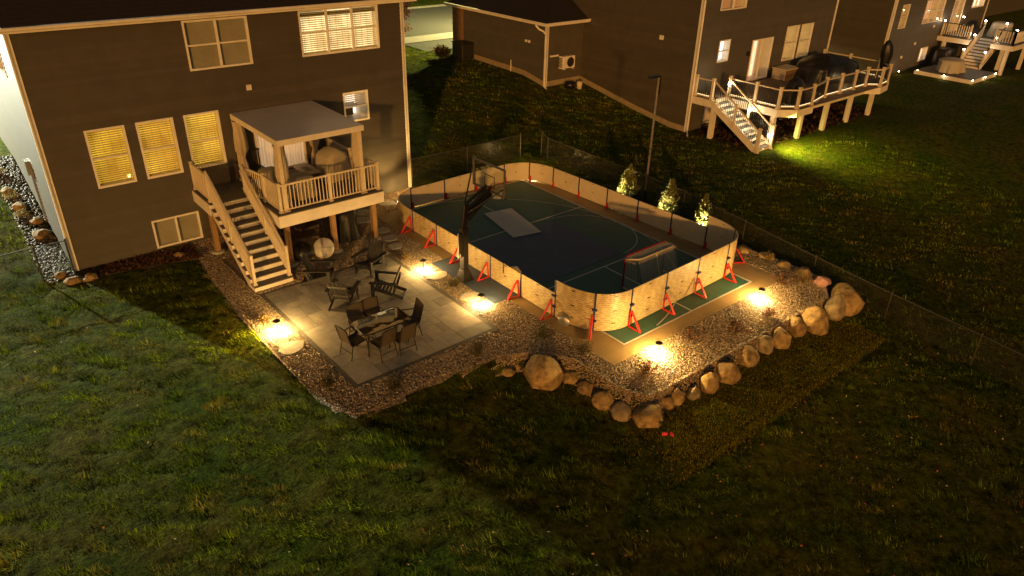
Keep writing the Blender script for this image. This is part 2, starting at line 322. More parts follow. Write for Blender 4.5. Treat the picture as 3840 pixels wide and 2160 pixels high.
RY = [-400, 21.5, 23.9, 27.2, 29.5, 34, 45, 400]; RZ = [0, 0, .33, .9, 1.33, 1.42, 1.5, 1.6]
def terr(P):
    P = np.asarray(P, float); x, y = P[:, 0], P[:, 1]
    t = np.clip((x-3)/7, 0, 1); sx = t*t*(3-2*t)
    z = -.105*np.clip(14-y, 0, 12)*sx
    dd = seg_dist(P, BEDA); k = np.clip(dd/.22, 0, 1); k = k*k*(3-2*k)
    q = np.clip((9.33-y)/1.2, 0, 1); sxb = np.clip((x-10.3)/1.2, 0, 1)*np.clip((19.6-x)/.5, 0, 1); zb = -.27*q*q*(3-2*q)*sxb
    return zb*(1-k)+z*k+np.interp(y, RY, RZ)
def tz(x, y): return float(terr([(x, y)])[0])
def axis(*segs):
    out = []
    for a, b, s in segs: out += list(np.arange(a, b, s))
    return np.array(out+[segs[-1][1]])
gx = axis((-320,-40,40),(-40,-6,2),(-6,22,.16),(22,64,.7),(64,100,6),(100,420,40)); gy = axis((-200,-4,20),(-4,24,.16),(24,62,.7),(62,100,6),(100,460,40))
XX, YY = np.meshgrid(gx, gy); PP = np.stack([XX.ravel(), YY.ravel()], 1); ZZ = terr(PP)
near = (PP[:, 0] > -6) & (PP[:, 0] < 22) & (PP[:, 1] > -4) & (PP[:, 1] < 24)
DB = seg_dist(PP[near], BEDA)
lump = np.array([noise.fractal(((p[0]*.76-p[1]*.65)*1.5, (p[0]*.65+p[1]*.76)*3.6, 3.1), 1, 2, 3) for p in PP[near]])*.055
ZZ[near] += np.where(DB > .05, lump, -.06)
nx, ny = len(gx), len(gy); idx = np.arange(nx*ny).reshape(ny, nx)
F4 = np.stack([idx[:-1, :-1], idx[:-1, 1:], idx[1:, 1:], idx[1:, :-1]], -1).reshape(-1, 4)
def npmesh(name, V, Fc, mat, cols=None, smooth=False, parent=None, kind=None):
    me = bpy.data.meshes.new(name); k = Fc.shape[1]
    me.vertices.add(len(V)); me.vertices.foreach_set('co', np.asarray(V, np.float32).ravel())
    me.loops.add(Fc.size); me.loops.foreach_set('vertex_index', Fc.astype(np.int32).ravel())
    me.polygons.add(len(Fc)); me.polygons.foreach_set('loop_start', np.arange(0, Fc.size, k, dtype=np.int32)); me.polygons.foreach_set('loop_total', np.full(len(Fc), k, np.int32))
    if smooth: me.polygons.foreach_set('use_smooth', np.ones(len(Fc), bool))
    me.update(calc_edges=True)
    if cols is not None:
        a = me.color_attributes.new('Col', 'FLOAT_COLOR', 'POINT'); a.data.foreach_set('color', np.concatenate([cols, np.ones((len(cols), 1))], 1).astype(np.float32).ravel())
    me.materials.append(mat); o = bpy.data.objects.new(name, me); link(o, parent)
    if kind: o['kind'] = kind
    return o
ground = npmesh('ground', np.column_stack([PP, ZZ]), F4, M_LAWN, smooth=True); ground['kind'] = 'structure'; ground['label'] = 'dark lawn and yard ground around the houses'

# ------------------------------------------------------------------ gravel bed, patio, court
def struct(o, label): o['kind'] = 'structure'; o['label'] = label; return o
bgx = np.arange(4.9, 19.8, .1); bgy = np.arange(7.6, 22.3, .1); bX, bY = np.meshgrid(bgx, bgy); bP = np.stack([bX.ravel(), bY.ravel()], 1); bi = np.arange(len(bP)).reshape(len(bgy), len(bgx))
bF = np.stack([bi[:-1, :-1], bi[:-1, 1:], bi[1:, 1:], bi[1:, :-1]], -1).reshape(-1, 4); bF = bF[seg_dist(bP[bF].mean(1), BEDA) < .06]; bu, bv = np.unique(bF, return_inverse=True)
gb = npmesh('gravel_bed', np.column_stack([bP[bu], terr(bP[bu])-.014]), bv.reshape(-1, 4), M_BED, smooth=True); struct(gb, 'stone mulch bed around patio and court')
mulch = MB()
mp_ = [(2.32,22.06),(2.3,21.55),(3.2,21.35),(4.2,21.15),(5.38,20.9),(5.5,22.06)]
mulch.prism(mp_, -.1, .03); struct(mulch.build('mulch_bed', M_SOIL), 'dark bark mulch bed below the basement window')

PX0, PX1, PY0, PY1 = 5.87, 10.04, 12.30, 17.76
patio = MB().box(PX0+.01, PX1-.01, PY0+.01, PY1-.01, -.2, -.012).build('patio', M_BORD); struct(patio, 'rectangular stone paver patio with dark border')
bw = .125; nbx = int((PX1-PX0)/.30); nby = int((PY1-PY0)/.30)
for k in range(nbx):
    a = PX0+(PX1-PX0)*k/nbx; b = PX0+(PX1-PX0)*(k+1)/nbx
    for (y0, y1) in ((PY0, PY0+bw), (PY1-bw, PY1)): bxo('border_paver', a+.004, b-.004, y0, y1-.004, -.06, random.uniform(-.003, .001), M_BORD, patio)
for k in range(nby):
    a = PY0+bw+(PY1-PY0-2*bw)*k/nby; b = PY0+bw+(PY1-PY0-2*bw)*(k+1)/nby
    for (x0, x1) in ((PX0, PX0+bw), (PX1-bw, PX1)): bxo('border_paver', x0, x1, a+.004, b-.004, -.06, random.uniform(-.003, .001), M_BORD, patio)
NX, NY = 18, 24; cw = (PX1-PX0-2*bw)/NX; chh = (PY1-PY0-2*bw)/NY; occ = np.zeros((NX, NY), bool)
for j in range(NY):
    for i in range(NX):
        if occ[i, j]: continue
        opts = [(2, 2), (3, 2), (2, 1), (3, 2), (2, 3), (4, 2), (1, 2), (2, 3)]; random.shuffle(opts)
        for (a, b) in opts+[(2, 1), (1, 2), (1, 1)]:
            if i+a <= NX and j+b <= NY and not occ[i:i+a, j:j+b].any():
                occ[i:i+a, j:j+b] = True; x = PX0+bw+i*cw; y = PY0+bw+j*chh
                bxo('paver', x+.004, x+a*cw-.004, y+.004, y+b*chh-.004, -.06, random.uniform(-.003, .003), random.choice((M_PAVER, M_PAVER, M_PAVER2, M_PAVER3)), patio); break

CX0, CX1, CY0, CY1 = 11.2, 18.47, 9.33, 20.6
court = MB().box(CX0, CX1, CY0, CY1, -.14, 0).box(10.72, CX0-.002, 13.36, 16.45, -.14, .0).build('court_floor', M_TTAN); struct(court, 'tan modular tile pad of the sport court')
def sheet(name, x0, x1, y0, y1, z, mat): return MB().box(x0, x1, y0, y1, z-.003, z).build(name, mat, court)
sheet('court_surface', 12.08, 17.5, 9.82, 20.24, .005, M_TGREEN)
sheet('side_pad', 10.722, 12.079, 13.36, 16.45, .0045, M_TBLUE)
sheet('key_area', 12.10, 15.9, 13.42, 16.66, .0095, M_TNAVY)
lw = .05
for (x0, x1, y0, y1) in ((12.03,17.55,9.77,9.82),(12.03,17.55,20.24,20.29),(12.03,12.08,9.82,20.24),(17.5,17.55,9.82,20.24),(12.1,17.5,16.88,16.93),(12.1,17.5,13.08,13.13),(14.70,14.75,16.93,20.24),(14.74,14.79,9.82,13.08)):
    sheet('court_line', x0, x1, y0, y1, .014, M_LINE)
def arc(cx, cy, r, a0, a1, w=.045, n=48, z=.018):
    mb = MB()
    for i in range(n):
        t0 = R(a0+(a1-a0)*i/n); t1 = R(a0+(a1-a0)*(i+1)/n)
        mb.poly([(cx+(r-w/2)*math.cos(t0), cy+(r-w/2)*math.sin(t0), z), (cx+(r+w/2)*math.cos(t0), cy+(r+w/2)*math.sin(t0), z), (cx+(r+w/2)*math.cos(t1), cy+(r+w/2)*math.sin(t1), z), (cx+(r-w/2)*math.cos(t1), cy+(r-w/2)*math.sin(t1), z)])
    mb.build('court_line', M_LINE, court)
arc(12.3, 15.07, 5.3, -78, 78, .03); arc(15.9, 15.05, 1.68, -90, 90, .03, z=.019)

# ------------------------------------------------------------------ houses: lapped siding, windows
def MY(y0): return lambda u, d, z: (u, y0-d, z)
def MX(x0): return lambda u, d, z: (x0-d, u, z)
def mbx(mb, Mp, u0, u1, d0, d1, z0, z1):
    a = Mp(u0, d0, z0); b = Mp(u1, d1, z1); return mb.box(a[0], b[0], a[1], b[1], a[2], b[2])
def bxm(name, Mp, u0, u1, d0, d1, z0, z1, mat, parent):
    a = Mp(u0, d0, z0); b = Mp(u1, d1, z1); return bxo(name, min(a[0], b[0]), max(a[0], b[0]), min(a[1], b[1]), max(a[1], b[1]), min(a[2], b[2]), max(a[2], b[2]), mat, parent)
def spans(u0, u1, z0, z1, ops):
    out = [(u0, u1)]
    for (a, b, c, d) in ops:
        if d <= z0+1e-6 or c >= z1-1e-6: continue
        nw = []
        for (p, q) in out:
            if b <= p or a >= q: nw.append((p, q)); continue
            if a > p: nw.append((p, a))
            if b < q: nw.append((b, q))
        out = nw
    return out
def siding(house, Mp, u0, u1, z0, z1, ops, mat, lap=.115, flip=False):
    zs = sorted({z0, z1, *[o[2] for o in ops if z0 < o[2] < z1], *[o[3] for o in ops if z0 < o[3] < z1]})
    mb = MB()
    for a, b in zip(zs[:-1], zs[1:]):
        for (p, q) in spans(u0, u1, a, b, ops): mb.poly([Mp(p, 0, a), Mp(q, 0, a), Mp(q, 0, b), Mp(p, 0, b)])
    wall = mb.build('wall', M_SHEATH, house)
    n = int(math.ceil((z1-z0)/lap))
    for k in range(n):
        a = z0+k*lap; b = min(z1, a+lap); mb = MB(); brk = sorted({a, b, *[o[2] for o in ops if a < o[2] < b], *[o[3] for o in ops if a < o[3] < b]})
        dz = lambda z: .034-.030*(z-a)/lap
        cm = shades(mat)
        for c, d in zip(brk[:-1], brk[1:]):
            for (p, q) in spans(u0, u1, c, d, ops):
                mb = MB(); mb.poly([Mp(p, dz(c), c), Mp(q, dz(c), c), Mp(q, dz(d), d), Mp(p, dz(d), d)])
                if c == a: mb.add([Mp(p, .004, a), Mp(q, .004, a)], []); mb.f.append((4, 5, 1, 0))
                mb.build('siding_course', cm, wall)
    return wall
def window(house, Mp, u0, u1, z0, z1, cols=1, split=.5, lit=None, fill='blind', fw=.055, name='window', partial=1.0, trim=M_TRIM, depth=.30):
    mb = MB()
    for (a, b, c, d) in ((u0, u1, z0, z0+fw), (u0, u1, z1-fw, z1), (u0, u0+fw, z0+fw, z1-fw), (u1-fw, u1, z0+fw, z1-fw)): mbx(mb, Mp, a, b, -.06, .045, c, d)
    w = mb.build(name, trim, house)
    iu0, iu1, iz0, iz1 = u0+fw, u1-fw, z0+fw, z1-fw; cwid = (iu1-iu0)/cols; zm = iz0+(iz1-iz0)*split if split else None
    mw = .028 if cols > 1 else .022
    for k in range(1, cols): bxm('mullion', Mp, iu0+k*cwid-mw, iu0+k*cwid+mw, -.055, .038, iz0, iz1, trim, w)
    for k in range(cols):
        a = iu0+k*cwid+(mw if k else 0); b = iu0+(k+1)*cwid-(mw if k < cols-1 else 0)
        if zm: bxm('meeting_rail', Mp, a, b, -.05, .03, zm-.022, zm+.022, trim, w)
        for (c, d) in (((iz0, zm-.022), (zm+.022, iz1)) if zm else ((iz0, iz1),)):
            MB().poly([Mp(a, -.02, c), Mp(b, -.02, c), Mp(b, -.02, d), Mp(a, -.02, d)]).build('pane', M_GLASS, w)
        if fill == 'blind':
            zb = iz1-(iz1-iz0)*partial; mb = MB(); z = zb+.03
            while z < iz1-.02:
                p = [Mp(a+.008, -.062, z-.012), Mp(b-.008, -.062, z-.012), Mp(b-.008, -.105, z+.014), Mp(a+.008, -.105, z+.014)]; mb.poly(p); z += .064+random.uniform(-.004, .004)
            mbx(mb, Mp, a+.008, b-.008, -.095, -.062, zb, zb+.028)
            for fx in (.13, .38, .62, .87): mbx(mb, Mp, a+(b-a)*fx-.004, a+(b-a)*fx+.004, -.063, -.060, zb, iz1)
            mb.build('blind', M_BLIND, w)
        elif fill == 'shade':
            MB().poly([Mp(a, -.07, iz0), Mp(b, -.07, iz0), Mp(b, -.07, iz1), Mp(a, -.07, iz1)]).build('shade', M_SHADE, w)
        elif fill == 'curtain':
            mb = MB(); n = 40
            for i in range(n):
                p0 = a+(b-a)*i/n; p1 = a+(b-a)*(i+1)/n; g = lambda i: -.10-.028*math.sin(i*1.15)-.012*math.sin(i*2.9)
                mb.poly([Mp(p0, g(i), iz0), Mp(p1, g(i+1), iz0), Mp(p1, g(i+1), iz1), Mp(p0, g(i), iz1)])
            mb.build('curtain', M_SHEER, w, smooth=True)
    if lit:
        mb = MB(); e = .02
        mb.poly([Mp(u0+e, -depth, z0+e), Mp(u1-e, -depth, z0+e), Mp(u1-e, -depth, z1-e), Mp(u0+e, -depth, z1-e)]); mb.build('lit_room', lit, w)
    mb = MB()
    for q in ((u0, z0, u1, z0), (u0, z1, u1, z1), (u0, z0, u0, z1), (u1, z0, u1, z1)):
        e = .012; a, c, b, d = q; a = min(max(a, u0+e), u1-e); b = min(max(b, u0+e), u1-e); c = min(max(c, z0+e), z1-e); d = min(max(d, z0+e), z1-e)
        mb.poly([Mp(a, -.061, c), Mp(b, -.061, d), Mp(b, -depth-.005, d), Mp(a, -depth-.005, c)])
    mb.build('jamb', M_TRIM, w)
    return w

# ---- the main house
HY = 22.07; HX0, HX1 = 2.25, 13.57; EZ = 6.66
house = thing('house', 'two storey taupe house with lit blinds and back deck beside the patio', 'house', (8, HY, 0))
B_ = MY(HY)
OPS = [(3.37,4.39,2.33,3.99),(4.68,5.70,2.33,4.0),(5.99,7.01,2.35,4.0),(6.43,8.28,5.2,6.57),(9.87,12.63,5.22,6.6),(11.12,12.05,2.91,3.92),(4.5,5.88,.14,1.04),(7.97,9.62,1.78,3.72)]
siding(house, B_, HX0+.09, HX1-.09, -.05, EZ, OPS, M_SIDE)
for i, o in enumerate(OPS[:3]): window(house, B_, *o, split=.5, lit=(M_LIT_Y, M_LIT_Y2, M_LIT_Y3)[i], fw=.06)
window(house, B_, *OPS[3], cols=2, fill='shade'); window(house, B_, *OPS[4], cols=3, lit=M_LIT_W)
kw = window(house, B_, *OPS[5], lit=room('kitchen_light', (1, .78, .60), 1.4, .5), partial=.52, depth=.9)
bxm('cupboard', B_, 11.40, 11.78, -.86, -.6, 2.96, 3.30, M_BROWNI, kw); bxm('cupboard', B_, 11.2, 11.4, -.85, -.62, 2.97, 3.35, M_TRIM, kw); bxm('hob', B_, 11.42, 11.9, -.84, -.45, 3.30, 3.345, M_BLACK, kw)
window(house, B_, *OPS[6], cols=2, split=None, fill='shade')
window(house, B_, *OPS[7], cols=2, split=None, fill='curtain', lit=M_LIT_P, name='patio_door')
bxm('wall_vent', B_, 7.96, 8.11, .0, .06, 4.45, 4.61, M_TRIM, house)
for (x, nm) in ((HX0, 0), (HX1-.09, 1)): bxm('corner_trim', B_, x, x+.09, -.06, .04, -.05, EZ, M_TRIM, house)
L_ = MX(HX0)
LOPS = [(23.9, 25.1, 5.2, 6.45)]
siding(house, L_, HY+.06, 35, -.1, EZ+.1, LOPS, M_SIDE)
window(house, L_, *LOPS[0], fill='shade', trim=M_TRIM)
bxm('corner_trim', L_, HY-.04, HY+.06, -.05, .035, -.05, EZ, M_TRIM, house)
bxm('meter_box', L_, 25.0, 25.32, .02, .16, 2.12, 2.55, M_GALV, house); bxm('meter_pipe', L_, 25.14, 25.19, .03, .08, .5, 2.12, M_GALV, house)
Rr = lambda u, d, z: (HX1+d, u, z)
siding(house, Rr, HY+.06, 35, -.1, EZ, [], M_SIDE); bxm('corner_trim', Rr, HY-.04, HY+.08, -.05, .04, -.05, EZ, M_TRIM, house)
ro = MB(); y0 = HY-.36; ro.poly([(HX0-.36, y0, EZ+.13), (HX1+.36, y0, EZ+.13), (HX1+.36, y0+7, EZ+4.3), (HX0-.36, y0+7, EZ+4.3)]).poly([(HX0-.36, y0+13.5, EZ+.13), (HX0-.36, y0+7, EZ+4.3), (HX1+.36, y0+7, EZ+4.3), (HX1+.36, y0+13.5, EZ+.13)])
ro.poly([(HX0-.36, y0, EZ), (HX1+.36, y0, EZ), (HX1+.36, HY+.1, EZ), (HX0-.36, HY+.1, EZ)])
roof = ro.build('roof', M_ROOF, house)
for k in range(46):
    t0 = k/46; t1 = (k+1)/46; yy0 = y0+7*t0; yy1 = y0+7*t1; za = EZ+.13+4.17*t0; zb = EZ+.13+4.17*t1
    MB().add([(HX0-.36, yy0-.012, za+.012), (HX1+.36, yy0-.012, za+.012), (HX1+.36, yy1, zb+.004), (HX0-.36, yy1, zb+.004), (HX0-.36, yy0-.012, za), (HX1+.36, yy0-.012, za)], [(0,1,2,3),(4,5,1,0)]).build('shingle_course', M_ROOF, roof)
gut = MB().box(HX0-.36, HX1+.36, y0-.02, y0+.01, EZ-.02, EZ+.10).build('fascia', M_FASC, house)
MB().box(HX0-.40, HX1+.40, y0-.12, y0-.021, EZ+.04, EZ+.125).build('gutter', M_FASC, house, bevel=.02)
bxo('gable_wall', HX0+.03, HX1-.03, HY+.1, 34.9, EZ-.3, EZ-.2, M_SHEATH, house)
bxo('foundation_strip', HX0+.1, HX1-.1, HY+.001, HY+.05, -.3, -.05, M_FOUND, house)

# ------------------------------------------------------------------ railings and stairs
def bal_mesh(mat, w, h):
    me = bpy.data.meshes.new('baluster'); b = MB().box(-w/2, w/2, -w/2, w/2, 0, h); me.from_pydata(b.v, [], b.f); me.materials.append(mat); return me
def rail_run(parent, p, q, h, mr, mb_, bm, gap=.10, base=.07, rw=.055, rh=.05, bh=None, ends=.06):
    p = Vector(p); q = Vector(q); n = max(1, int((q-p).length/gap)-1); up = Vector((0, 0, 1))
    MB().bar(p+up*h, q+up*h, rw, rh).build('top_rail', mr, parent); MB().bar(p+up*base, q+up*base, rw*.7, rh*.8).build('bottom_rail', mr, parent)
    for i in range(n):
        c = p.lerp(q, (i+1)/(n+1)); inst('baluster', bm, (c.x, c.y, c.z+base), parent=parent)
def post(parent, x, y, z0, h, w, mat, cap=True, name='rail_post'):
    mb = MB().box(x-w/2, x+w/2, y-w/2, y+w/2, z0, z0+h)
    if cap: mb.box(x-w*.68, x+w*.68, y-w*.68, y+w*.68, z0+h, z0+h+.02).box(x-w*.5, x+w*.5, y-w*.5, y+w*.5, z0+h+.02, z0+h+.045).box(x-w*.75, x+w*.75, y-w*.75, y+w*.75, z0, z0+.045)
    return mb.build(name, mat, parent)
DZ = 1.75; DX0, DX1, DYF = 7.08, 10.44, 18.58
deck = thing('deck', 'raised back deck with cream railing and stairs down to patio', 'deck', (8.7, 20, 0))
y = DYF+.02
while y < HY-.05:
    y2 = min(y+.136, HY-.02); xa = DX0 if y2 < 20.6 else 5.84
    bxo('deck_board', xa, DX1, y+.003, y2-.003, DZ-.03, DZ+random.uniform(-.001, .001), M_DECK, deck); y = y2
for b in ((DX0, DX1, DYF-.002, DYF+.018, DZ-.385, DZ-.032), (DX0-.02, DX0-.001, DYF, 20.57, DZ-.385, DZ-.032), (DX1+.001, DX1+.02, DYF, HY, DZ-.385, DZ-.032), (5.82, DX0-.03, 20.56, 20.578, DZ-.2, DZ-.032), (5.82, 5.838, 20.58, HY, DZ-.385, DZ-.032)):
    bxo('fascia_board', *b, M_FASC, deck)
bxo('deck_frame', DX0+.02, DX1-.02, DYF+.05, HY-.02, DZ-.30, DZ-.045, M_POSTW, deck)
bxo('deck_frame', 5.86, DX0-.04, 20.65, HY-.02, DZ-.28, DZ-.045, M_POSTW, deck)
bxo('deck_edge_board', DX0-.03, DX1+.03, DYF-.03, DYF+.017, DZ-.029, DZ+.003, M_DECK, deck)
for (x, y) in ((7.36, 18.88), (8.84, 18.92), (10.25, 18.95), (5.95, 21.0), (7.36, 21.2), (10.25, 21.3)):
    MB().box(x-.07, x+.07, y-.07, y+.07, .06, DZ-.3).build('support_post', M_POSTW, deck); MB().lathe([(.2, -.1), (.2, .05), (.15, .075), (0.01, .08)], 14, (x, y, 0)).build('footing', M_CONC, deck)
bm1 = bal_mesh(M_RAIL, .022, .73)
RH = .84
def dr(p, q): rail_run(deck, p, q, RH-.03, M_RAIL, M_RAIL, bm1, gap=.105)
yF = 18.73; xL = 7.22; xR = 10.36
for (x, y) in ((xL, yF), (8.77, yF), (xR, yF), (xL, 19.8), (7.03, 20.85), (xR, 20.4), (xR, 21.95), (5.92, 21.98), (5.92, 20.72)): post(deck, x, y, DZ, RH, .075, M_RAIL)
dr((xL, yF, DZ), (8.77, yF, DZ)); dr((8.77, yF, DZ), (xR, yF, DZ)); dr((xL, yF, DZ), (xL, 19.8, DZ)); dr((xL, 19.8, DZ), (7.03, 20.85, DZ)); dr((xR, yF, DZ), (xR, 20.4, DZ)); dr((xR, 20.4, DZ), (xR, 21.95, DZ)); dr((5.92, 21.98, DZ), (5.92, 20.72, DZ))
NS = 11; ry = DZ/NS; run = (20.57-17.9)/(NS-1); SX0, SX1 = 5.84, 6.97
for k in range(NS):
    yy = 17.9+k*run; z0 = k*ry
    bxo('riser', SX0+.03, SX1-.03, yy, yy+.02, z0, z0+ry-.03, M_FASC, deck)
    if k < NS-1: bxo('tread', SX0, SX1, yy-.025, yy+run+.0, z0+ry-.03, z0+ry, M_DECK, deck)
for xs in (SX0+.005, SX1-.035):
    mb = MB(); prof = [(17.9, 0)]
    for k in range(NS-1): prof += [(17.905+k*run, (k+1)*ry-.031), (17.9+(k+1)*run, (k+1)*ry-.031)]
    prof += [(20.57, DZ-.25), (20.45, DZ-.40), (18.35, 0)]
    n = len(prof); i = 0; mb.v = [(xs, a, b) for a, b in prof]+[(xs+.03, a, b) for a, b in prof]; mb.f = [tuple(range(n)), tuple(range(2*n-1, n-1, -1))]+[(k, (k+1) % n, n+(k+1) % n, n+k) for k in range(n)]
    mb.build('stringer', M_FASC, deck)
bm2 = bal_mesh(M_RAIL, .022, .70); sl_ = (DZ)/(20.57-17.9)
for xs in (5.91, 6.92):
    zb = lambda y: (y-17.9)*sl_+.06
    post(deck, xs, 18.02, ry, .88, .075, M_RAIL); post(deck, xs, 19.35, zb(19.35)-.08, .86, .06, M_RAIL, cap=False)
    rail_run(deck, (xs, 18.06, zb(18.06)), (xs, 20.7, zb(20.7)), .80, M_RAIL, M_RAIL, bm2, gap=.108)
    MB().tube([(xs+.06*(1 if xs < 6.5 else -1), 18.02, zb(18.02)+.72), (xs+.06*(1 if xs < 6.5 else -1), 20.6, zb(20.6)+.72)], .018, 6).build('handrail', M_RAIL, deck)

# pergola on the deck
perg = thing('pergola', 'cream posted pergola with solid grey metal roof over the deck', 'pergola', (8.7, 20.3, DZ))
GX0, GX1, GY0, GY1, GZ = 7.32, 9.99, 18.66, 22.0, 3.85
for (a, b, c, d) in ((GX0, GX1, GY0, GY0+.06), (GX0, GX1, GY1-.06, GY1), (GX0, GX0+.06, GY0+.061, GY1-.061), (GX1-.06, GX1, GY0+.061, GY1-.061)): bxo('roof_beam', a, b, c, d, GZ-.16, GZ, M_FASC, perg)
n = 24; yy = GY0+.01
for k in range(n):
    a = GY0+.005+(GY1-GY0-.01)*k/n; b = GY0+.005+(GY1-GY0-.01)*(k+1)/n
    MB().add([(GX0+.01, a, GZ+.004), (GX1-.01, a, GZ+.004), (GX1-.01, b-.02, GZ+.012), (GX0+.01, b-.02, GZ+.012), (GX0+.01, b, GZ+.004), (GX1-.01, b, GZ+.004)], [(0,1,2,3),(3,2,5,4)]).build('roof_slat', M_PERG, perg)
for (x, y) in ((GX0+.06, GY0+.12), (GX1-.12, GY0+.12), (GX0+.06, GY1-.08), (GX1-.12, GY1-.08)): MB().box(x-.055, x+.055, y-.055, y+.055, DZ+.003, GZ-.16).box(x-.1, x+.1, y-.1, y+.1, DZ+.003, DZ+.03).build('post', M_RAIL, perg)
def tied_curtain(x, y, z0, z1, label, sx=.16):
    mb = MB(); n = 28; prof = [(1.0, z1), (.85, z1-.15), (1.05, z1-.5), (1.12, z1-.9), (.75, z0+.75), (.42, z0+.62), (.72, z0+.45), (.95, z0+.1), (.9, z0+.06)]
    for (k, z) in prof:
        for j in range(n):
            t = 2*math.pi*j/n; r = sx*k*(1+.16*math.sin(7*t+z)); mb.v.append((x+r*math.cos(t), y+r*.8*math.sin(t), z))
    for i in range(len(prof)-1):
        for j in range(n): a = i*n+j; b = i*n+(j+1) % n; mb.f.append((a, b, b+n, a+n))
    o = mb.build('curtain', M_CURT, None, smooth=True); MB().lathe([(sx*.52, -.03), (sx*.55, 0), (sx*.52, .03)], 14, (x, y, z0+.63)).build('tieback', M_CURT, o)
    return tag(o, label, 'curtain', 'tied pergola curtains')
tied_curtain(GX0+.14, GY0+.25, DZ, GZ-.18, 'tied cream curtain at the pergola post above the deck corner')
tied_curtain(GX1-.14, GY0+.27, DZ, GZ-.18, 'tied cream curtain at the outer pergola post nearest the court', .14)
tied_curtain(GX0+.1, GY1-.25, DZ+.15, GZ-.18, 'tied cream curtain against the house wall beside the stair landing', .17)
tied_curtain(GX1-.2, GY1-.28, DZ, GZ-.18, 'tied cream curtain against the house wall beyond the patio door', .17)

# ------------------------------------------------------------------ draped covers and deck furniture
def drape(name, cx, cy, w, d, z0, h, mat, label, cat, rz=0, top=.86, folds=.035, e=.55, dome=.06, ridge=0, group=None, nn=64, seed=0):
    mb = MB(); prof = [(1.03, 0), (1.02, .12), (.98, .35), (.95, .6), (.93, .8), (top+.03, .94), (top-.06, 1.0), (top*.6, 1.0+dome*.6), (top*.25, 1.0+dome), (.02, 1.0+dome)]
    rs = random.Random(seed); ph = [rs.uniform(0, 6.28) for _ in range(5)]; cR, sR = math.cos(rz), math.sin(rz)
    for (k, zz) in prof:
        for j in range(nn):
            t = 2*math.pi*j/nn; c, s = math.cos(t), math.sin(t)
            X = math.copysign(abs(c)**e, c)*w/2*k; Y = math.copysign(abs(s)**e, s)*d/2*k
            f = folds*(1-min(zz, 1))*(math.sin(9*t+ph[0])+.6*math.sin(17*t+ph[1]))+folds*.5*math.sin(3*t+ph[2]+zz*3)*min(k, 1)
            X += c*f; Y += s*f; Zz = z0+.02+h*zz
            if ridge: Zz += ridge*h*max(0, 1-abs(X)/(w*.45))*(1 if zz > .5 else 0)+folds*.6*math.sin(5*X+ph[3])*math.sin(6*Y+ph[4])*(1 if zz > .9 else 0)
            mb.v.append((cx+X*cR-Y*sR, cy+X*sR+Y*cR, Zz))
    for i in range(len(prof)-1):
        for j in range(nn): a = i*nn+j; b = i*nn+(j+1) % nn; mb.f.append((a, b, b+nn, a+nn))
    o = mb.build(name, mat, None, smooth=True)
    return tag(o, label, cat, group)
drape('covered_lounge_chair', 9.75, 20.45, .95, .85, DZ, .78, M_COVER, 'tall cream cover over a lounge chair by the far deck railing', 'furniture cover', ridge=.22, seed=1, rz=.2)
drape('covered_club_chair', 8.28, 19.62, .78, .74, DZ, .60, M_COVER, 'low cream cover over a chair behind the front deck railing', 'furniture cover', seed=2)
drape('covered_side_chair', 7.78, 20.75, .62, .6, DZ, .58, M_COVER, 'small cream cover beside the lit patio door curtains', 'furniture cover', seed=3)
ft = thing('fire_table', 'cream square fire table with brown inlay on the deck', 'table', (8.97, 20.67, DZ))
MB().box(8.71, 9.23, 20.16, 20.43, 2.12, 2.15).box(8.71, 9.23, 20.90, 21.17, 2.12, 2.15).box(8.71, 8.86, 20.43, 20.90, 2.12, 2.15).box(9.08, 9.23, 20.43, 20.90, 2.12, 2.15).build('table_top', M_CREAMT, ft, bevel=.008)
MB().box(8.861, 9.079, 20.431, 20.899, 2.115, 2.142).build('inlay_lid', M_BROWNI, ft); MB().lathe([(.025, 0), (.025, .012), (.0, .014)], 10, (8.97, 20.66, 2.142)).build('lid_knob', M_BLACK, ft)
MB().box(8.79, 9.15, 20.26, 21.07, DZ+.004, 2.12).build('base', M_BROWNI, ft)
st = thing('round_stool', 'small round table with orange brown top on thin legs by the house wall', 'side table', (9.82, 21.45, DZ))
MB().lathe([(.01, .44), (.2, .44), (.215, .455), (.2, .47), (.01, .47)], 20, (9.82, 21.45, DZ)).build('table_top', M_ORANGE, st, smooth=True)
for k in range(3):
    a = k*2.094+.4; MB().tube([(9.82+.12*math.cos(a), 21.45+.12*math.sin(a), DZ+.44), (9.82+.19*math.cos(a), 21.45+.19*math.sin(a), DZ+.004)], .012, 6).build('leg', M_BLACK, st)
bc = thing('black_deck_chair', 'black slatted metal chair behind the pergola post against the house', 'chair', (7.75, 21.55, DZ))
for k in range(7): bxo('back_slat', 7.5+k*.07, 7.53+k*.07, 21.78, 21.80, DZ+.42, DZ+.92, M_BLACK, bc)
bxo('top_bar', 7.47, 7.98, 21.77, 21.81, DZ+.92, DZ+.955, M_BLACK, bc); bxo('seat', 7.48, 7.97, 21.32, 21.78, DZ+.39, DZ+.42, M_BLACK, bc)
for (x, y) in ((7.5, 21.35), (7.95, 21.35), (7.5, 21.77), (7.95, 21.77)): bxo('leg', x-.015, x+.015, y-.015, y+.015, DZ+.004, DZ+.39, M_BLACK, bc)

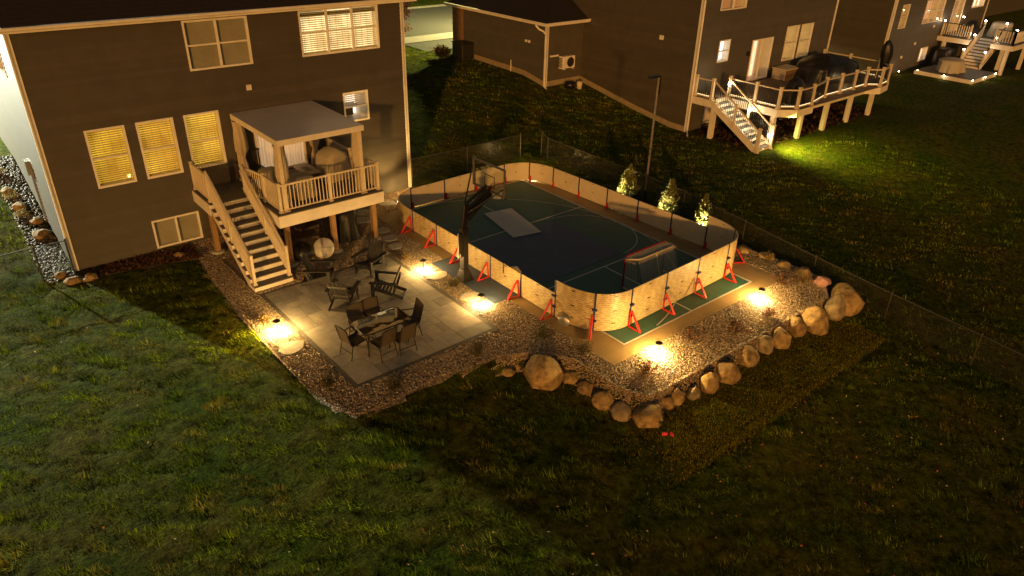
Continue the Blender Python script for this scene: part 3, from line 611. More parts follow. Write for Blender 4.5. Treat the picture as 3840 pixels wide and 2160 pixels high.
# under the deck
drape('covered_grill', 9.52, 19.55, .78, .66, 0, .98, M_BLKCOV, 'tall black cover over a grill under the deck edge', 'grill', seed=5, folds=.05, e=.7)
for k, (x, y, z, rz) in enumerate(((7.72, 19.35, .34, .3), (8.3, 19.75, .40, -.25), (8.55, 20.35, .45, .15))):
    t = thing('patio_cushion_box', ['brown cushioned ottoman under the deck behind the dark ball', 'brown cushioned ottoman under the deck behind the round dish', 'brown cushioned seat deepest under the deck'][k], 'ottoman', (x, y, 0), rz)
    MB().box(-.36, .36, -.3, .3, z-.12, z+.02).build('cushion', M_CUSH, t, bevel=.04, local=True); MB().box(-.34, .34, -.28, .28, .0, z-.125).build('base', M_BROWNI, t, bevel=.01, local=True)
fb = MB().lathe([(.05, .0), (.18, .03), (.30, .15), (.33, .28), (.30, .40), (.2, .5), (.05, .53)], 24, (7.78, 18.95, -.02)).build('fire_bowl', M_BLKCOV, None, smooth=True); tag(fb, 'round black covered fire bowl under the deck beside the stairs', 'fire bowl')
MB().lathe([(.06, .52), (.06, .56), (.01, .57)], 12, (7.78, 18.95, -.02)).build('knob', M_BLACK, fb)
ds = thing('heater_reflector', 'tilted pale metal reflector dish leaning by the deck post', 'reflector dish', (8.36, 18.72, 0))
mb = MB().lathe([(.055, .10), (.11, .085), (.22, .05), (.315, .0), (.32, -.006), (.22, .043), (.05, .09)], 28); q = Matrix.Translation((8.36, 18.72, .32)) @ Matrix.Rotation(R(-38), 4, 'Z') @ Matrix.Rotation(R(62), 4, 'X')
mb.v = [tuple(q @ Vector(v)) for v in mb.v]; mb.build('dish', pm('pale_aluminium', (.55, .53, .48), sc=4, rough=.45, metal=.3), ds, smooth=True)
mb = MB().lathe([(.10, .12), (.10, .02), (.02, .0)], 6); mb.v = [tuple(q @ Vector((v[0], v[1], v[2]-.12))) for v in mb.v]; mb.build('burner', M_FRAME, ds); MB().tube([(8.36, 18.78, .3), (8.36, 18.84, 0)], .02).build('stand', M_FRAME, ds)

# ------------------------------------------------------------------ rink boards
LOW, TALL = .72, 1.11
def bez(p0, c0, c1, p1, n):
    out = []
    for i in range(n+1):
        t = i/n; a = (1-t)**3; b = 3*(1-t)**2*t; c = 3*(1-t)*t*t; d = t**3; out.append((a*p0[0]+b*c0[0]+c*c1[0]+d*p1[0], a*p0[1]+b*c0[1]+c*c1[1]+d*p1[1]))
    return out
ORD = ['first', 'second', 'third', 'fourth', 'fifth', 'sixth', 'seventh', 'eighth', 'ninth', 'tenth', 'eleventh', 'twelfth', 'thirteenth', 'fourteenth', 'fifteenth', 'sixteenth', 'seventeenth', 'eighteenth', 'nineteenth', 'twentieth', 'twenty first', 'twenty second']
def board(path, h, label, bracket_end=True, inner_foot=True, clamps=False, thick=.028):
    """path runs so that the court interior lies to its right-hand side... outside = left of travel"""
    t = thing('rink_board', label, 'rink board', (path[0][0], path[0][1], 0), 0, 'rink boards round the court')
    n = len(path); nor = []
    for i in range(n):
        a = Vector(path[max(i-1, 0)]); b = Vector(path[min(i+1, n-1)]); d = (b-a).normalized(); nor.append(Vector((-d.y, d.x)))
    L = [0]
    for i in range(1, n): L.append(L[-1]+math.dist(path[i], path[i-1]))
    zb = .03
    def shell(off, name, mat, flip):
        me = bpy.data.meshes.new(name); V = []; Fs = []; UV = []
        for i in range(n):
            p = Vector(path[i])+nor[i]*off; V += [(p.x, p.y, zb), (p.x, p.y, h)]
        for i in range(n-1):
            q = (2*i, 2*i+2, 2*i+3, 2*i+1); Fs.append(q if not flip else q[::-1])
        me.from_pydata(V, [], Fs); ul = me.uv_layers.new(name='UVMap')
        for lp in me.loops: ul.data[lp.index].uv = (L[lp.vertex_index//2], V[lp.vertex_index][2])
        me.materials.append(mat); return me
    sh = lambda nm, me: link(bpy.data.objects.new(nm, me), t)
    sh('outer_face', shell(thick/2, 'outer_face', M_SLOT, True)); sh('inner_face', shell(-thick/2, 'inner_face', M_WHITEP, False))
    mb = MB()
    for z in (zb, h):
        for i in range(n-1):
            p = [Vector(path[i])+nor[i]*thick/2, Vector(path[i+1])+nor[i+1]*thick/2, Vector(path[i+1])-nor[i+1]*thick/2, Vector(path[i])-nor[i]*thick/2]; mb.poly([(a.x, a.y, z) for a in p])
    for i in (0, n-1):
        a = Vector(path[i])+nor[i]*thick/2; b = Vector(path[i])-nor[i]*thick/2; mb.poly([(a.x, a.y, zb), (b.x, b.y, zb), (b.x, b.y, h), (a.x, a.y, h)])
    mb.build('edge_band', M_WHITEP, t)
    # hand-hold slots at mid panel: dark plugs outside, bright strips painting lit glints inside
    mid = n//2; 
    def at(s):
        i = max(1, next((k for k in range(n) if L[k] >= s), n-1)); f = (s-L[i-1])/(L[i]-L[i-1]+1e-9); p = Vector(path[i-1]).lerp(Vector(path[i]), f); return p, nor[i] if f > .5 else nor[i-1]
    for fz in (.93, .55, .22) if h > 1 else (.95, .5):
        p, nn = at(L[-1]*.5); tg = Vector((nn.y, -nn.x)); a = p-tg*.055+nn*(thick/2+.002); b = p+tg*.055+nn*(thick/2+.002)
        MB().bar((a.x, a.y, h*fz), (b.x, b.y, h*fz), .006, .028).build('hand_slot', M_BLACK, t)
        a = p-tg*.05-nn*(thick/2+.002); b = p+tg*.05-nn*(thick/2+.002); MB().bar((a.x, a.y, h*fz), (b.x, b.y, h*fz), .004, .018).build('hand_slot', M_GOLDM, t)
    # joint post at path end
    p = Vector(path[-1]); nn = nor[-1]; tg = Vector((nn.y, -nn.x)); a = p-nn*.035; b = p+nn*.035
    MB().bar((p.x, p.y, .0), (p.x, p.y, h+.012), .05, .045, up=(nn.x, nn.y, 0)).build('joint_post', M_BLUE, t)
    if clamps:
        for z in (.34, .66): 
            a = p-tg*.07+nn*.06; b = p+tg*.07+nn*.06; MB().bar((a.x, a.y, z), (b.x, b.y, z), .05, .045).build('joint_clamp', M_BLUE, t)
    if bracket_end:
        w = p+tg*.05; o0 = w+nn*.05; o1 = w+nn*.46; hb = .52
        mb = MB(); z0 = .014
        mb.bar((o0.x, o0.y, z0+.018), (o1.x, o1.y, z0+.018), .04, .035); mb.bar((o0.x, o0.y, z0+.02), (o0.x+nn.x*.03, o0.y+nn.y*.03, hb), .04, .035, up=(nn.x, nn.y, 0)); mb.bar((o1.x-nn.x*.02, o1.y-nn.y*.02, z0+.02), (o0.x+nn.x*.05, o0.y+nn.y*.05, hb+.01), .066, .028, up=(nn.x, nn.y, 0))
        mb.build('support_bracket', M_RED, t, bevel=.008)
        if inner_foot:
            i0 = w-nn*.03; i1 = w-nn*.14; MB().bar((i0.x, i0.y, .035), (i1.x, i1.y, .035), .08, .04).bar((i0.x-nn.x*.02, i0.y-nn.y*.02, .02), (i0.x-nn.x*.02, i0.y-nn.y*.02, .22), .075, .04, up=(nn.x, nn.y, 0)).build('inner_foot', M_RED, t, bevel=.008)
    return t
# travel clockwise seen from above keeps the outside on the left: patio side runs towards the house
xl = 11.57; ysl = [11.88, 13.25, 14.62, 16.0, 17.37, 18.74]
for k in range(5): board([(xl, ysl[k]), (xl, (ysl[k]+ysl[k+1])/2), (xl, ysl[k+1])], LOW, 'low slotted rink board on the patio side, %s from the tall corner' % ORD[k])
board(bez((xl, 18.74), (xl, 19.7), (11.7, 20.3), (12.55, 20.42), 14), LOW, 'low curved rink board at the corner between deck and house wall')
bx = [12.55, 14.02, 15.42, 16.8]; by = [20.42, 20.47, 20.5, 20.47]
for k in range(3): board([(bx[k], by[k]), (bx[k+1], by[k+1])], LOW, 'low rink board along the house end, %s from the deck corner' % ORD[k])
cc = bez((16.8, 20.47), (17.65, 20.4), (18.06, 19.95), (18.1, 19.06), 20)
board(cc[:11], LOW, 'low curved rink board where the house end begins turning to the fence'); board(cc[10:], LOW, 'low curved rink board joining the straight fence side')
ry_ = [19.06, 17.72, 16.32, 14.91, 13.48, 12.11]; rx_ = [18.1, 18.16, 18.2, 18.24, 18.29, 18.34]
for k in range(5): board([(rx_[k], ry_[k]), (rx_[k+1], ry_[k+1])], LOW, 'low rink board along the fence side, %s from the house end' % ORD[k])
cc = bez((18.34, 12.11), (18.34, 11.1), (18.0, 10.5), (17.1, 10.47), 20)
board(cc[:11], TALL, 'tall curved rink board at the corner by the lit evergreen', clamps=True); board(cc[10:], TALL, 'tall curved rink board at the fence end of the boulder side', clamps=True)
fx = [17.1, 15.66, 14.23, 12.81]; fy = [10.47, 10.42, 10.38, 10.35]
for k in range(3): board([(fx[k], fy[k]), (fx[k+1], fy[k+1])], TALL, 'tall slotted rink board facing the boulders, %s from the fence corner' % ORD[k], clamps=True)
cc = bez((12.81, 10.35), (12.0, 10.33), (11.57, 10.9), (11.58, 11.88), 20)
board(cc[:11], TALL, 'tall curved slotted rink board facing the big boulder', clamps=True); board(cc[10:], TALL, 'tall curved slotted rink board facing the patio corner', clamps=True)
lp = MB(); a = [(14.28, 18.45), (15.36, 18.26), (14.88, 16.11), (13.84, 16.32)]; lp.prism(a, .022, .045); o = lp.build('loose_panel', M_PANEL, None, bevel=.006); tag(o, 'white rectangular panel lying flat on the court floor', 'panel')
clip = MB().tube([(11.53, 14.0, .45), (11.52, 14.0, .76), (11.60, 14.0, .77), (11.62, 14.0, .62)], .013, 6).build('board_hook', M_BLACK, None); tag(clip, 'small black hook hung over the patio side board', 'hook')
cap = MB().add([(11.52, 13.3, .728), (11.62, 13.3, .728), (11.66, 13.55, .80), (11.50, 13.55, .80), (11.52, 13.72, .745), (11.63, 13.72, .745)], [(0,1,2,3),(3,2,5,4)]).build('board_strap', M_WHITEP, None); tag(cap, 'pale curled strap on top of the patio side board', 'strap')
sp_ = MB().lathe([(.02, -.055), (.14, -.05), (.16, -.03), (.16, .03), (.14, .05), (.02, .055)], 20); q = Matrix.Translation((11.42, 11.35, .175)) @ Matrix.Rotation(R(25), 4, 'Z') @ Matrix.Rotation(R(90), 4, 'Y'); sp_.v = [tuple(q @ Vector(v)) for v in sp_.v]
o = sp_.build('cable_reel', M_GALV, None, smooth=True); tag(o, 'small grey disc leaning on the tall board corner by the patio', 'disc')

# ------------------------------------------------------------------ basketball hoop
hp = thing('basketball_hoop', 'black in-ground basketball hoop with clear backboard beside the patio', 'basketball hoop', (10.94, 15.05, 0))
X, Yh = 10.94, 15.05
MB().add([(X-.19, Yh-.19, .02), (X+.19, Yh-.19, .02), (X+.19, Yh+.19, .02), (X-.19, Yh+.19, .02), (X-.10, Yh-.11, .34), (X+.10, Yh-.11, .34), (X+.10, Yh+.11, .34), (X-.10, Yh+.11, .34)], [(0,1,5,4),(1,2,6,5),(2,3,7,6),(3,0,4,7),(4,5,6,7),(3,2,1,0)]).box(X-.22, X+.22, Yh-.22, Yh+.22, .0045, .02).build('base_skirt', M_BLACK, hp, bevel=.01)
MB().box(X-.085, X+.085, Yh-.10, Yh+.10, .34, 1.55).build('post', M_BLACK, hp, bevel=.01)
MB().box(X-.15, X-.087, Yh-.06, Yh+.06, .75, 1.45).box(X-.19, X-.15, Yh-.03, Yh+.03, .85, 1.4).build('lift_actuator', M_FRAME, hp, bevel=.008)
MB().tube([(X-.21, Yh, 1.5), (X-.21, Yh, .72), (X-.24, Yh, .70)], .014).build('crank_rod', M_GALV, hp)
MB().bar((X-.03, Yh, 1.5), (X+.08, Yh, 2.32), .17, .10, up=(0, 1, 0)).box(X-.11, X+.11, Yh-.10, Yh+.10, 1.5, 1.64).build('head_bracket', M_BLACK, hp, bevel=.01)
BXc = 11.85; by0, by1, bz0, bz1 = 14.35, 15.80, 2.50, 3.33
for s in (-.13, .13):
    MB().bar((X+.05, Yh+s*.8, 1.9), (BXc-.05, Yh+s*.8, 2.50), .07, .13).bar((X+.09, Yh+s*.8, 2.25), (BXc-.05, Yh+s*.8, 2.64), .05, .07).build('arm', M_BLACK, hp)
MB().tube([(X+.06, Yh+.11, 2.1), (BXc-.06, by1-.02, 3.05)], .022, 6).build('brace', M_BLACK, hp); MB().tube([(X+.06, Yh-.11, 2.1), (BXc-.06, by0+.02, 2.78)], .022, 6).build('brace', M_BLACK, hp)
fr = MB(); t_ = .05
for (a, b, c, d) in ((by0, by1, bz0, bz0+t_), (by0, by1, bz1-t_, bz1), (by0, by0+t_, bz0+t_, bz1-t_), (by1-t_, by1, bz0+t_, bz1-t_)): fr.box(BXc-.05, BXc+.005, a, b, c, d)
bb = fr.build('backboard', pm('dark_grey_frame', (.09, .09, .09), sc=5, rough=.45), hp, bevel=.006)
MB().box(BXc+.0, BXc+.004, by0+.02, by1-.02, bz0+.02, bz1-.02).build('clear_panel', glassm('acrylic', (.92, .93, .9), .03), bb)
MB().box(BXc+.006, BXc+.012, by0-.02, by1+.02, bz0-.03, bz0+.03).build('edge_pad', M_BLACK, bb)
ta = MB(); yc = (by0+by1)/2
for (a, b, c, d) in ((yc-.23, yc+.23, bz0+.12, bz0+.145), (yc-.23, yc+.23, bz0+.44, bz0+.465), (yc-.23, yc-.205, bz0+.145, bz0+.44), (yc+.205, yc+.23, bz0+.145, bz0+.44)): ta.box(BXc+.0065, BXc+.009, a, b, c, d)
ta.build('target_square', M_FRAME, bb)
rc = (BXc+.30, yc, 2.60); ring = [(rc[0]+.20*math.cos(2*math.pi*i/24), rc[1]+.20*math.sin(2*math.pi*i/24), rc[2]) for i in range(25)]
MB().tube(ring, .010, 6).box(BXc+.012, BXc+.11, yc-.07, yc+.07, 2.53, 2.62).build('rim', M_ORANGE, hp)
nt_ = MB()
for i in range(14):
    for s in (1, -1):
        pts = []
        for k in range(6):
            a = 2*math.pi*(i+s*k*.5)/14; rr = .195-.022*k+(.004*k if k > 3 else 0); pts.append((rc[0]+rr*math.cos(a), rc[1]+rr*math.sin(a), rc[2]-.075*k))
        nt_.tube(pts, .005, 3)
nt_.build('net', M_NET, hp)

# ------------------------------------------------------------------ hockey goal
gl = thing('hockey_goal', 'hockey goal with red front posts and white net on the court', 'goal', (15.05, 11.7, 0))
gx0, gx1, gy, gh = 14.2, 15.95, 11.85, 1.02
MB().tube([(gx0, gy, .02), (gx0, gy, gh-.12), (gx0+.04, gy, gh-.03), (gx0+.12, gy, gh), (gx1-.12, gy, gh), (gx1-.04, gy, gh-.03), (gx1, gy, gh-.12), (gx1, gy, .02)], .030, 8).build('red_frame', pm('dark_red_tube', (.30, .02, .01), sc=6, rough=.4), gl, smooth=True)
MB().tube([(gx0+.02, gy, gh-.1), (gx0+.02, gy-.2, gh-.02), (gx0+.12, gy-.34, gh), (gx0+.24, gy-.38, gh), (gx1-.24, gy-.38, gh), (gx1-.1, gy-.34, gh), (gx1-.02, gy-.2, gh-.02), (gx1-.02, gy, gh-.1)], .026, 8).build('top_shelf', M_WHITEP, gl, smooth=True)
MB().tube([(gx0, gy, .04), (gx0+.0, gy-.45, .04), (gx0+.2, gy-.72, .04), (gx1-.2, gy-.72, .04), (gx1, gy-.45, .04), (gx1, gy, .04)], .026, 8).build('base_frame', M_WHITEP, gl, smooth=True)
xm = (gx0+gx1)/2; MB().tube([(xm, gy-.38, gh), (xm, gy-.55, .5), (xm, gy-.72, .04)], .02, 6).build('rear_stay', M_WHITEP, gl)
ne = MB()
def gback(s, t):   # s across 0..1, t down 0..1
    x = gx0+.12+(gx1-gx0-.24)*s; return (x, gy-.38-.34*t, gh-(gh-.05)*t)
for i in range(40): ne.tube([gback(i/39, t/5) for t in range(6)], .0028, 3)
for k in range(24): ne.tube([gback(i/8, (k+.5)/24) for i in range(9)], .0055, 3)
for i in range(34): x = gx0+.06+(gx1-gx0-.12)*i/33; ne.tube([(x, gy, gh), (x, gy-.37, gh-.005)], .003, 3)
for k in range(8): yk = gy-.37*(k+.5)/8; ne.tube([(gx0+.05, yk, gh-.01), (gx1-.05, yk, gh-.01)], .006, 3)
for xs in (gx0, gx1):
    for k in range(14): z = .06+(gh-.12)*k/13; ne.tube([(xs, gy, z), (xs+(.12 if xs == gx0 else -.12)*z, gy-.4-.3*(1-z), z)], .003, 3)
    for k in range(9): f = (k+.5)/9; ne.tube([(xs, gy-.4*f, gh-.04), (xs, gy-.66*f, .05)], .003, 3)
ne.build('net', M_NET, gl)

# ------------------------------------------------------------------ path lights
def lamp_light(name, loc, power, color, rad=.03, kind='POINT', parent=None, **kw):
    l = bpy.data.lights.new(name, kind); l.energy = power; l.color = color
    l.shadow_soft_size = rad
    for k, v in kw.items(): setattr(l, k, v)
    o = bpy.data.objects.new(name, l); o.location = loc; link(o, parent); return o
WARM = (1, .60, .18)
def path_light(x, y, label, power=135, spot=60, h=.37, z0=None):
    z0 = min(0, tz(x, y)) if z0 is None else z0
    t = thing('path_light', label, 'path light', (x, y, z0), 0, 'path lights in the stone bed')
    MB().tube([(x, y, z0-.05), (x, y, z0+h-.03)], .011, 8).build('stem', M_FRAME, t)
    MB().lathe([(.004, h+.045), (.03, h+.04), (.07, h+.018), (.098, h-.012), (.094, h-.014), (.03, h+.008), (.004, h+.01)], 20, (x, y, z0)).build('hood', M_FRAME, t, smooth=True)
    MB().lathe([(.004, h-.045), (.016, h-.04), (.018, h-.012), (.012, h-.002)], 10, (x, y, z0)).build('bulb', M_BULB, t)
    lamp_light('lamp', (x, y, z0+h-.06), power, WARM, .03, parent=t)
    if spot: lamp_light('lamp', (x, y, z0+h-.05), spot, (.97, .97, 1), .04, 'SPOT', t, spot_size=R(118), spot_blend=.8)
path_light(10.26, 16.16, 'hooded path light between the patio and the hoop, by the blue pad edge')
path_light(10.36, 13.50, 'hooded path light by the dining end of the patio beside the blue pad')
path_light(5.47, 15.55, 'hooded path light between the lawn and the patio', power=300)
path_light(12.42, 9.02, 'hooded path light in the stones before the tall board corner', power=290)
path_light(16.84, 9.04, 'hooded path light in the stones near the boulder end of the fence side', power=290)
path_light(13.1, 21.2, 'path light hidden behind boards against the house wall', power=90)
path_light(18.55, 20.75, 'path light hidden behind the far curved boards', power=130)

# ------------------------------------------------------------------ patio furniture
def adirondack(label, loc, rz):
    t = thing('adirondack_chair', label, 'chair', loc, rz, 'adirondack chairs round the patio corner')   # faces local +x
    A = lambda mb, n: mb.build(n, M_BLKPL, t, local=True, bevel=.006)
    for k in range(6):
        f = k/5; x = .33-.46*f; z = .345-.13*f; A(MB().bar((x, -.25, z), (x, .25, z), .082, .02, up=(.27, 0, 1)), 'seat_slat')
    for k in range(5):
        y = (k-2)*.098; top = .90-.022*abs(k-2)**1.6; A(MB().bar((-.13, y*.9, .21), (-.40, y*1.12, top), .088, .02, up=(1, 0, .35)), 'back_slat')
    for z, x, hw in ((.36, -.205, .25), (.68, -.335, .27)): A(MB().bar((x, -hw, z), (x, hw, z), .03, .06), 'back_rail')
    for s in (-1, 1):
        A(MB().bar((.40, s*.335, .535), (-.36, s*.315, .525), .125, .022), 'armrest')
        A(MB().box(.27, .37, s*.275-.02, s*.275+.02, 0, .52), 'front_leg')
        A(MB().bar((.36, s*.235, .33), (-.50, s*.235, .05), .026, .10), 'side_rail')
        A(MB().bar((-.33, s*.275, .50), (-.22, s*.255, .14), .03, .06), 'arm_brace')
    A(MB().box(.335, .365, -.25, .25, .24, .35), 'front_apron'); A(MB().bar((-.47, -.25, .05), (-.47, .25, .05), .03, .05), 'rear_stretcher')
    return t
adirondack('black adirondack chair seen from behind, near the dining chairs', (7.48, 15.86, .003), R(42))
adirondack('black adirondack chair seen from the side, near the blue pad path light', (8.66, 15.58, .003), R(137))
adirondack('black adirondack chair with tall slats facing out, below the deck corner post', (9.02, 17.1, .003), R(205))
adirondack('black adirondack chair in shade next to the bottom stair', (7.52, 17.35, .003), R(-38))
tb = thing('dining_table', 'rectangular glass topped patio dining table with bronze frame', 'table', (7.3, 13.53, 0))
tz_ = .67; tx0, tx1, ty0, ty1 = 6.65, 7.95, 13.14, 13.92; rr_ = .13
def rrect(x0, x1, y0, y1, r, n=6):
    out = []
    for (cx, cy, a) in ((x1-r, y1-r, 0), (x0+r, y1-r, 90), (x0+r, y0+r, 180), (x1-r, y0+r, 270)):
        for i in range(n+1): t = R(a+90*i/n); out.append((cx+r*math.cos(t), cy+r*math.sin(t)))
    return out
def wavy_glass():
    m, n, b = nodes('rippled_bronze_glass'); L = n.links.new
    b.inputs['Base Color'].default_value = (.055, .035, .018, 1); b.inputs['Roughness'].default_value = .04; b.inputs['Specular IOR Level'].default_value = .9; b.inputs['Coat Weight'].default_value = 1; b.inputs['Coat Roughness'].default_value = .03; b.inputs['Coat IOR'].default_value = 2.8
    g = n.nodes.new('ShaderNodeNewGeometry'); t = n.nodes.new('ShaderNodeTexNoise'); t.inputs['Scale'].default_value = 3.2; t.inputs['Detail'].default_value = .5; L(g.outputs['Position'], t.inputs['Vector'])
    bp = n.nodes.new('ShaderNodeBump'); bp.inputs['Strength'].default_value = .16; bp.inputs['Distance'].default_value = .02; L(t.outputs[0], bp.inputs['Height']); L(bp.outputs[0], b.inputs['Normal']); L(bp.outputs[0], b.inputs['Coat Normal']); return m
MB().prism(rrect(tx0+.02, tx1-.02, ty0+.02, ty1-.02, rr_-.02), tz_-.008, tz_).build('glass_top', wavy_glass(), tb)
rp = [(a, b, tz_-.004) for a, b in rrect(tx0, tx1, ty0, ty1, rr_)]; MB().tube(rp+[rp[0]], .017, 6).build('top_rim', M_FRAME, tb)
for (x, y, sx, sy) in ((tx0+.12, ty0+.1, -1, -1), (tx1-.12, ty0+.1, 1, -1), (tx0+.12, ty1-.1, -1, 1), (tx1-.12, ty1-.1, 1, 1)): MB().tube([(x, y, tz_-.02), (x, y, .35), (x+.03*sx, y+.02*sy, .003)], .018, 6).build('leg', M_FRAME, tb)
for (p, q) in (((tx0+.12, ty0+.1, .62), (tx1-.12, ty0+.1, .62)), ((tx0+.12, ty1-.1, .62), (tx1-.12, ty1-.1, .62)), ((tx0+.12, ty0+.1, .62), (tx0+.12, ty1-.1, .62)), ((tx1-.12, ty0+.1, .62), (tx1-.12, ty1-.1, .62))): MB().tube([p, q], .014, 6).build('apron_tube', M_FRAME, tb)
def dining_chair(label, loc, rz):
    t = thing('sling_chair', label, 'chair', loc, rz, 'sling dining chairs round the glass table')   # faces +x
    A = lambda mb, n, m=M_FRAME: mb.build(n, m, t, local=True)
    w = .215
    for s in (-1, 1):
        A(MB().tube([(.20, s*w, .385), (-.18, s*w, .355), (-.225, s*w, .40), (-.34, s*w, .86)], .014, 6), 'side_frame')
        A(MB().tube([(.23, s*(w+.03), .003), (.20, s*(w+.025), .40), (.15, s*(w+.03), .56), (.05, s*(w+.035), .585), (-.20, s*(w+.02), .555), (-.27, s*w, .57)], .013, 6), 'arm')
        A(MB().tube([(-.19, s*w, .36), (-.27, s*(w+.02), .003)], .013, 6), 'rear_leg')
    mb = MB(); P = [(.20, .388), (.05, .375), (-.1, .362), (-.18, .364), (-.222, .40), (-.26, .55), (-.30, .70), (-.338, .855)]
    for (x, z) in P: mb.v += [(x, -w, z), (x, w, z)]
    mb.f = [(2*i, 2*i+1, 2*i+3, 2*i+2) for i in range(len(P)-1)]; A(mb, 'sling_seat', M_SLING)
    A(MB().tube([(-.34, -w, .86), (-.345, 0, .875), (-.34, w, .86)], .013, 6), 'top_bar'); A(MB().tube([(.20, -w, .385), (.20, w, .385)], .012, 6), 'front_bar'); A(MB().tube([(-.235, -w, .18), (-.235, w, .18)], .01, 6), 'rear_bar')
    return t
for lab, x, y, a in (('brown sling chair at the table end nearest the lawn light', 6.56, 13.58, 8), ('brown sling chair on the lawn side of the table, next to the lawn end chair', 7.06, 13.10, 97), ('brown sling chair on the lawn side of the table, next to the court end chair', 7.56, 13.0, 92), ('brown sling chair at the table end facing away from the court', 8.06, 13.52, 170),
                    ('brown sling chair on the house side of the table, next to the court end', 7.45, 14.02, 268), ('brown sling chair on the house side of the table, next to the lawn end', 7.0, 14.0, 266)):
    dining_chair(lab, (x, y, .003), R(a))

# ------------------------------------------------------------------ boulders
def boulder(x, y, z, a, cz, label, mat=M_ROCK, seed=0, group='boulders edging the stone bed', n=4):
    import bmesh
    bm = bmesh.new(); bmesh.ops.create_icosphere(bm, subdivisions=n, radius=1); rs = random.Random(seed); o3 = Vector((rs.uniform(0, 90), rs.uniform(0, 90), rs.uniform(0, 90)))
    cuts = [(Vector((rs.uniform(-1, 1), rs.uniform(-1, 1), rs.uniform(-.3, 1))).normalized(), rs.uniform(.74, .95)) for _ in range(16)]
    for v in bm.verts:
        p = v.co.copy(); k = 1+.15*noise.noise(p*1.1+o3)+.09*noise.noise(p*2.6+o3)
        q = p*k
        for nn, dd in cuts:
            e = q.dot(nn)-dd
            if e > 0: q -= nn*e*.95
        v.co = q*(1+.03*noise.noise(p*7+o3)+.015*noise.noise(p*15+o3))
    me = bpy.data.meshes.new('boulder'); bm.to_mesh(me); bm.free(); me.materials.append(mat)
    me.polygons.foreach_set('use_smooth', [True]*len(me.polygons))
    o = bpy.data.objects.new('boulder', me); COL.objects.link(o); o.location = (x, y, z); o.scale = (a*1.06, a*1.03, cz*1.08); o.rotation_euler = (0, 0, rs.uniform(0, 6.28)) if a < .45 else (0, 0, 0)
    return tag(o, label, 'boulder', group)
RK = [(9.26,10.98,-.27,.17,.10),(9.59,11.0,-.28,.10,.08),(9.82,10.35,-.16,.52,.42),(10.59,10.23,-.36,.10,.10),(10.38,9.97,-.37,.22,.15),(10.47,9.5,-.42,.26,.18),(10.43,8.9,-.44,.26,.22),(10.5,8.4,-.5,.25,.22),(10.93,7.96,-.52,.37,.28),(11.67,8.02,-.56,.19,.19),(11.94,7.92,-.51,.16,.27),(12.46,7.86,-.58,.19,.18),(13.0,7.83,-.5,.25,.29),(13.73,7.82,-.49,.32,.32),(14.82,7.98,-.52,.38,.28),(15.56,7.96,-.48,.24,.30),(16.19,7.85,-.47,.30,.33),(17.04,7.92,-.47,.30,.32),(17.72,7.72,-.43,.40,.41),(18.76,7.74,-.41,.31,.44),(19.45,7.81,-.39,.50,.46)]
for i, (x, y, z, a, cz) in enumerate(RK):
    lb = {2: 'largest rounded boulder of the row, at its bend beside the dark stones', 0: 'small stone at the lawn end of the boulder row', 20: 'broad boulder at the fence end of the front row', 8: 'large boulder at the front corner behind the pink flags'}.get(i) or 'rounded tan boulder, %s in the front row counting from the lawn end' % ORD[i]
    boulder(x, y, z, a, cz, lb, (M_ROCK, M_ROCK2, M_ROCK, M_ROCK3)[(i*7+2) % 4] if i != 2 else M_ROCK, seed=i+3)
for i, (x, y, z, a, cz) in enumerate([(19.22,11.24,-.03,.29,.16),(19.41,10.55,-.04,.28,.15),(19.30,9.84,-.04,.27,.15),(19.34,9.23,-.03,.29,.16)]):
    boulder(x, y, z, a, cz, 'flat boulder by the fence, %s from the tall board corner' % ORD[i], seed=60+i)
boulder(19.36, 8.55, -.03, .23, .14, 'pinkish flat boulder between the fence side stones', M_ROCKP, seed=70)
for i, (x, y, a) in enumerate([(1.95,25.2,.2),(1.9,24.4,.26),(1.85,21.95,.17),(2.05,21.5,.22),(2.5,21.45,.2),(4.9,21.35,.16),(1.72,26.3,.22),(1.6,27.4,.2)]):
    boulder(x, y, tz(x, y)+.05, a, a*.6, ['pale stone beside the house wall, above the flat grey one', 'flat grey stone against the side wall base', 'round stone behind the chain link fence panel', 'orange lit stone at the house corner fence post', 'orange lit stone in the mulch at the house corner', 'orange stone in the mulch below the basement window', 'stone among yellow plants along the side wall', 'uppermost stone visible along the side wall'][i], M_ROCK2, seed=80+i, group='stones along the house side')

# stepping stones
for i, (x, y, a) in enumerate([(5.45,14.72,.30),(10.42,15.66,.27),(10.43,14.08,.27),(12.12,21.28,.27),(10.77,19.4,.25),(10.66,18.74,.25),(10.5,18.12,.24),(11.04,21.08,.28),(10.69,20.49,.28)]):
    rs = random.Random(i); n = 22; pts = [(x+a*(1+.10*math.sin(2*t+i)+.06*math.sin(5*t))*math.cos(t)*1.1, y+a*(1+.08*math.cos(3*t+i))*math.sin(t)*.92) for t in [2*math.pi*k/n for k in range(n)]]
    o = MB().prism(pts, -.03, .024).build('stepping_stone', M_STEP, None, bevel=.012)
    tag(o, ['large pale stepping stone by the lawn side path light', 'pale stepping stone below the hoop path light', 'pale stepping stone near the dining path light', 'stepping stone behind the curved board at the house corner', 'stepping stone beside the tan pad near the deck post', 'stepping stone midway along the deck side of the tan pad', 'stepping stone closest to the patio end of the deck path', 'stepping stone under the outer deck corner by the house', 'stepping stone between the grill cover and the tan pad'][i], 'stepping stone', 'stepping stones in the gravel')

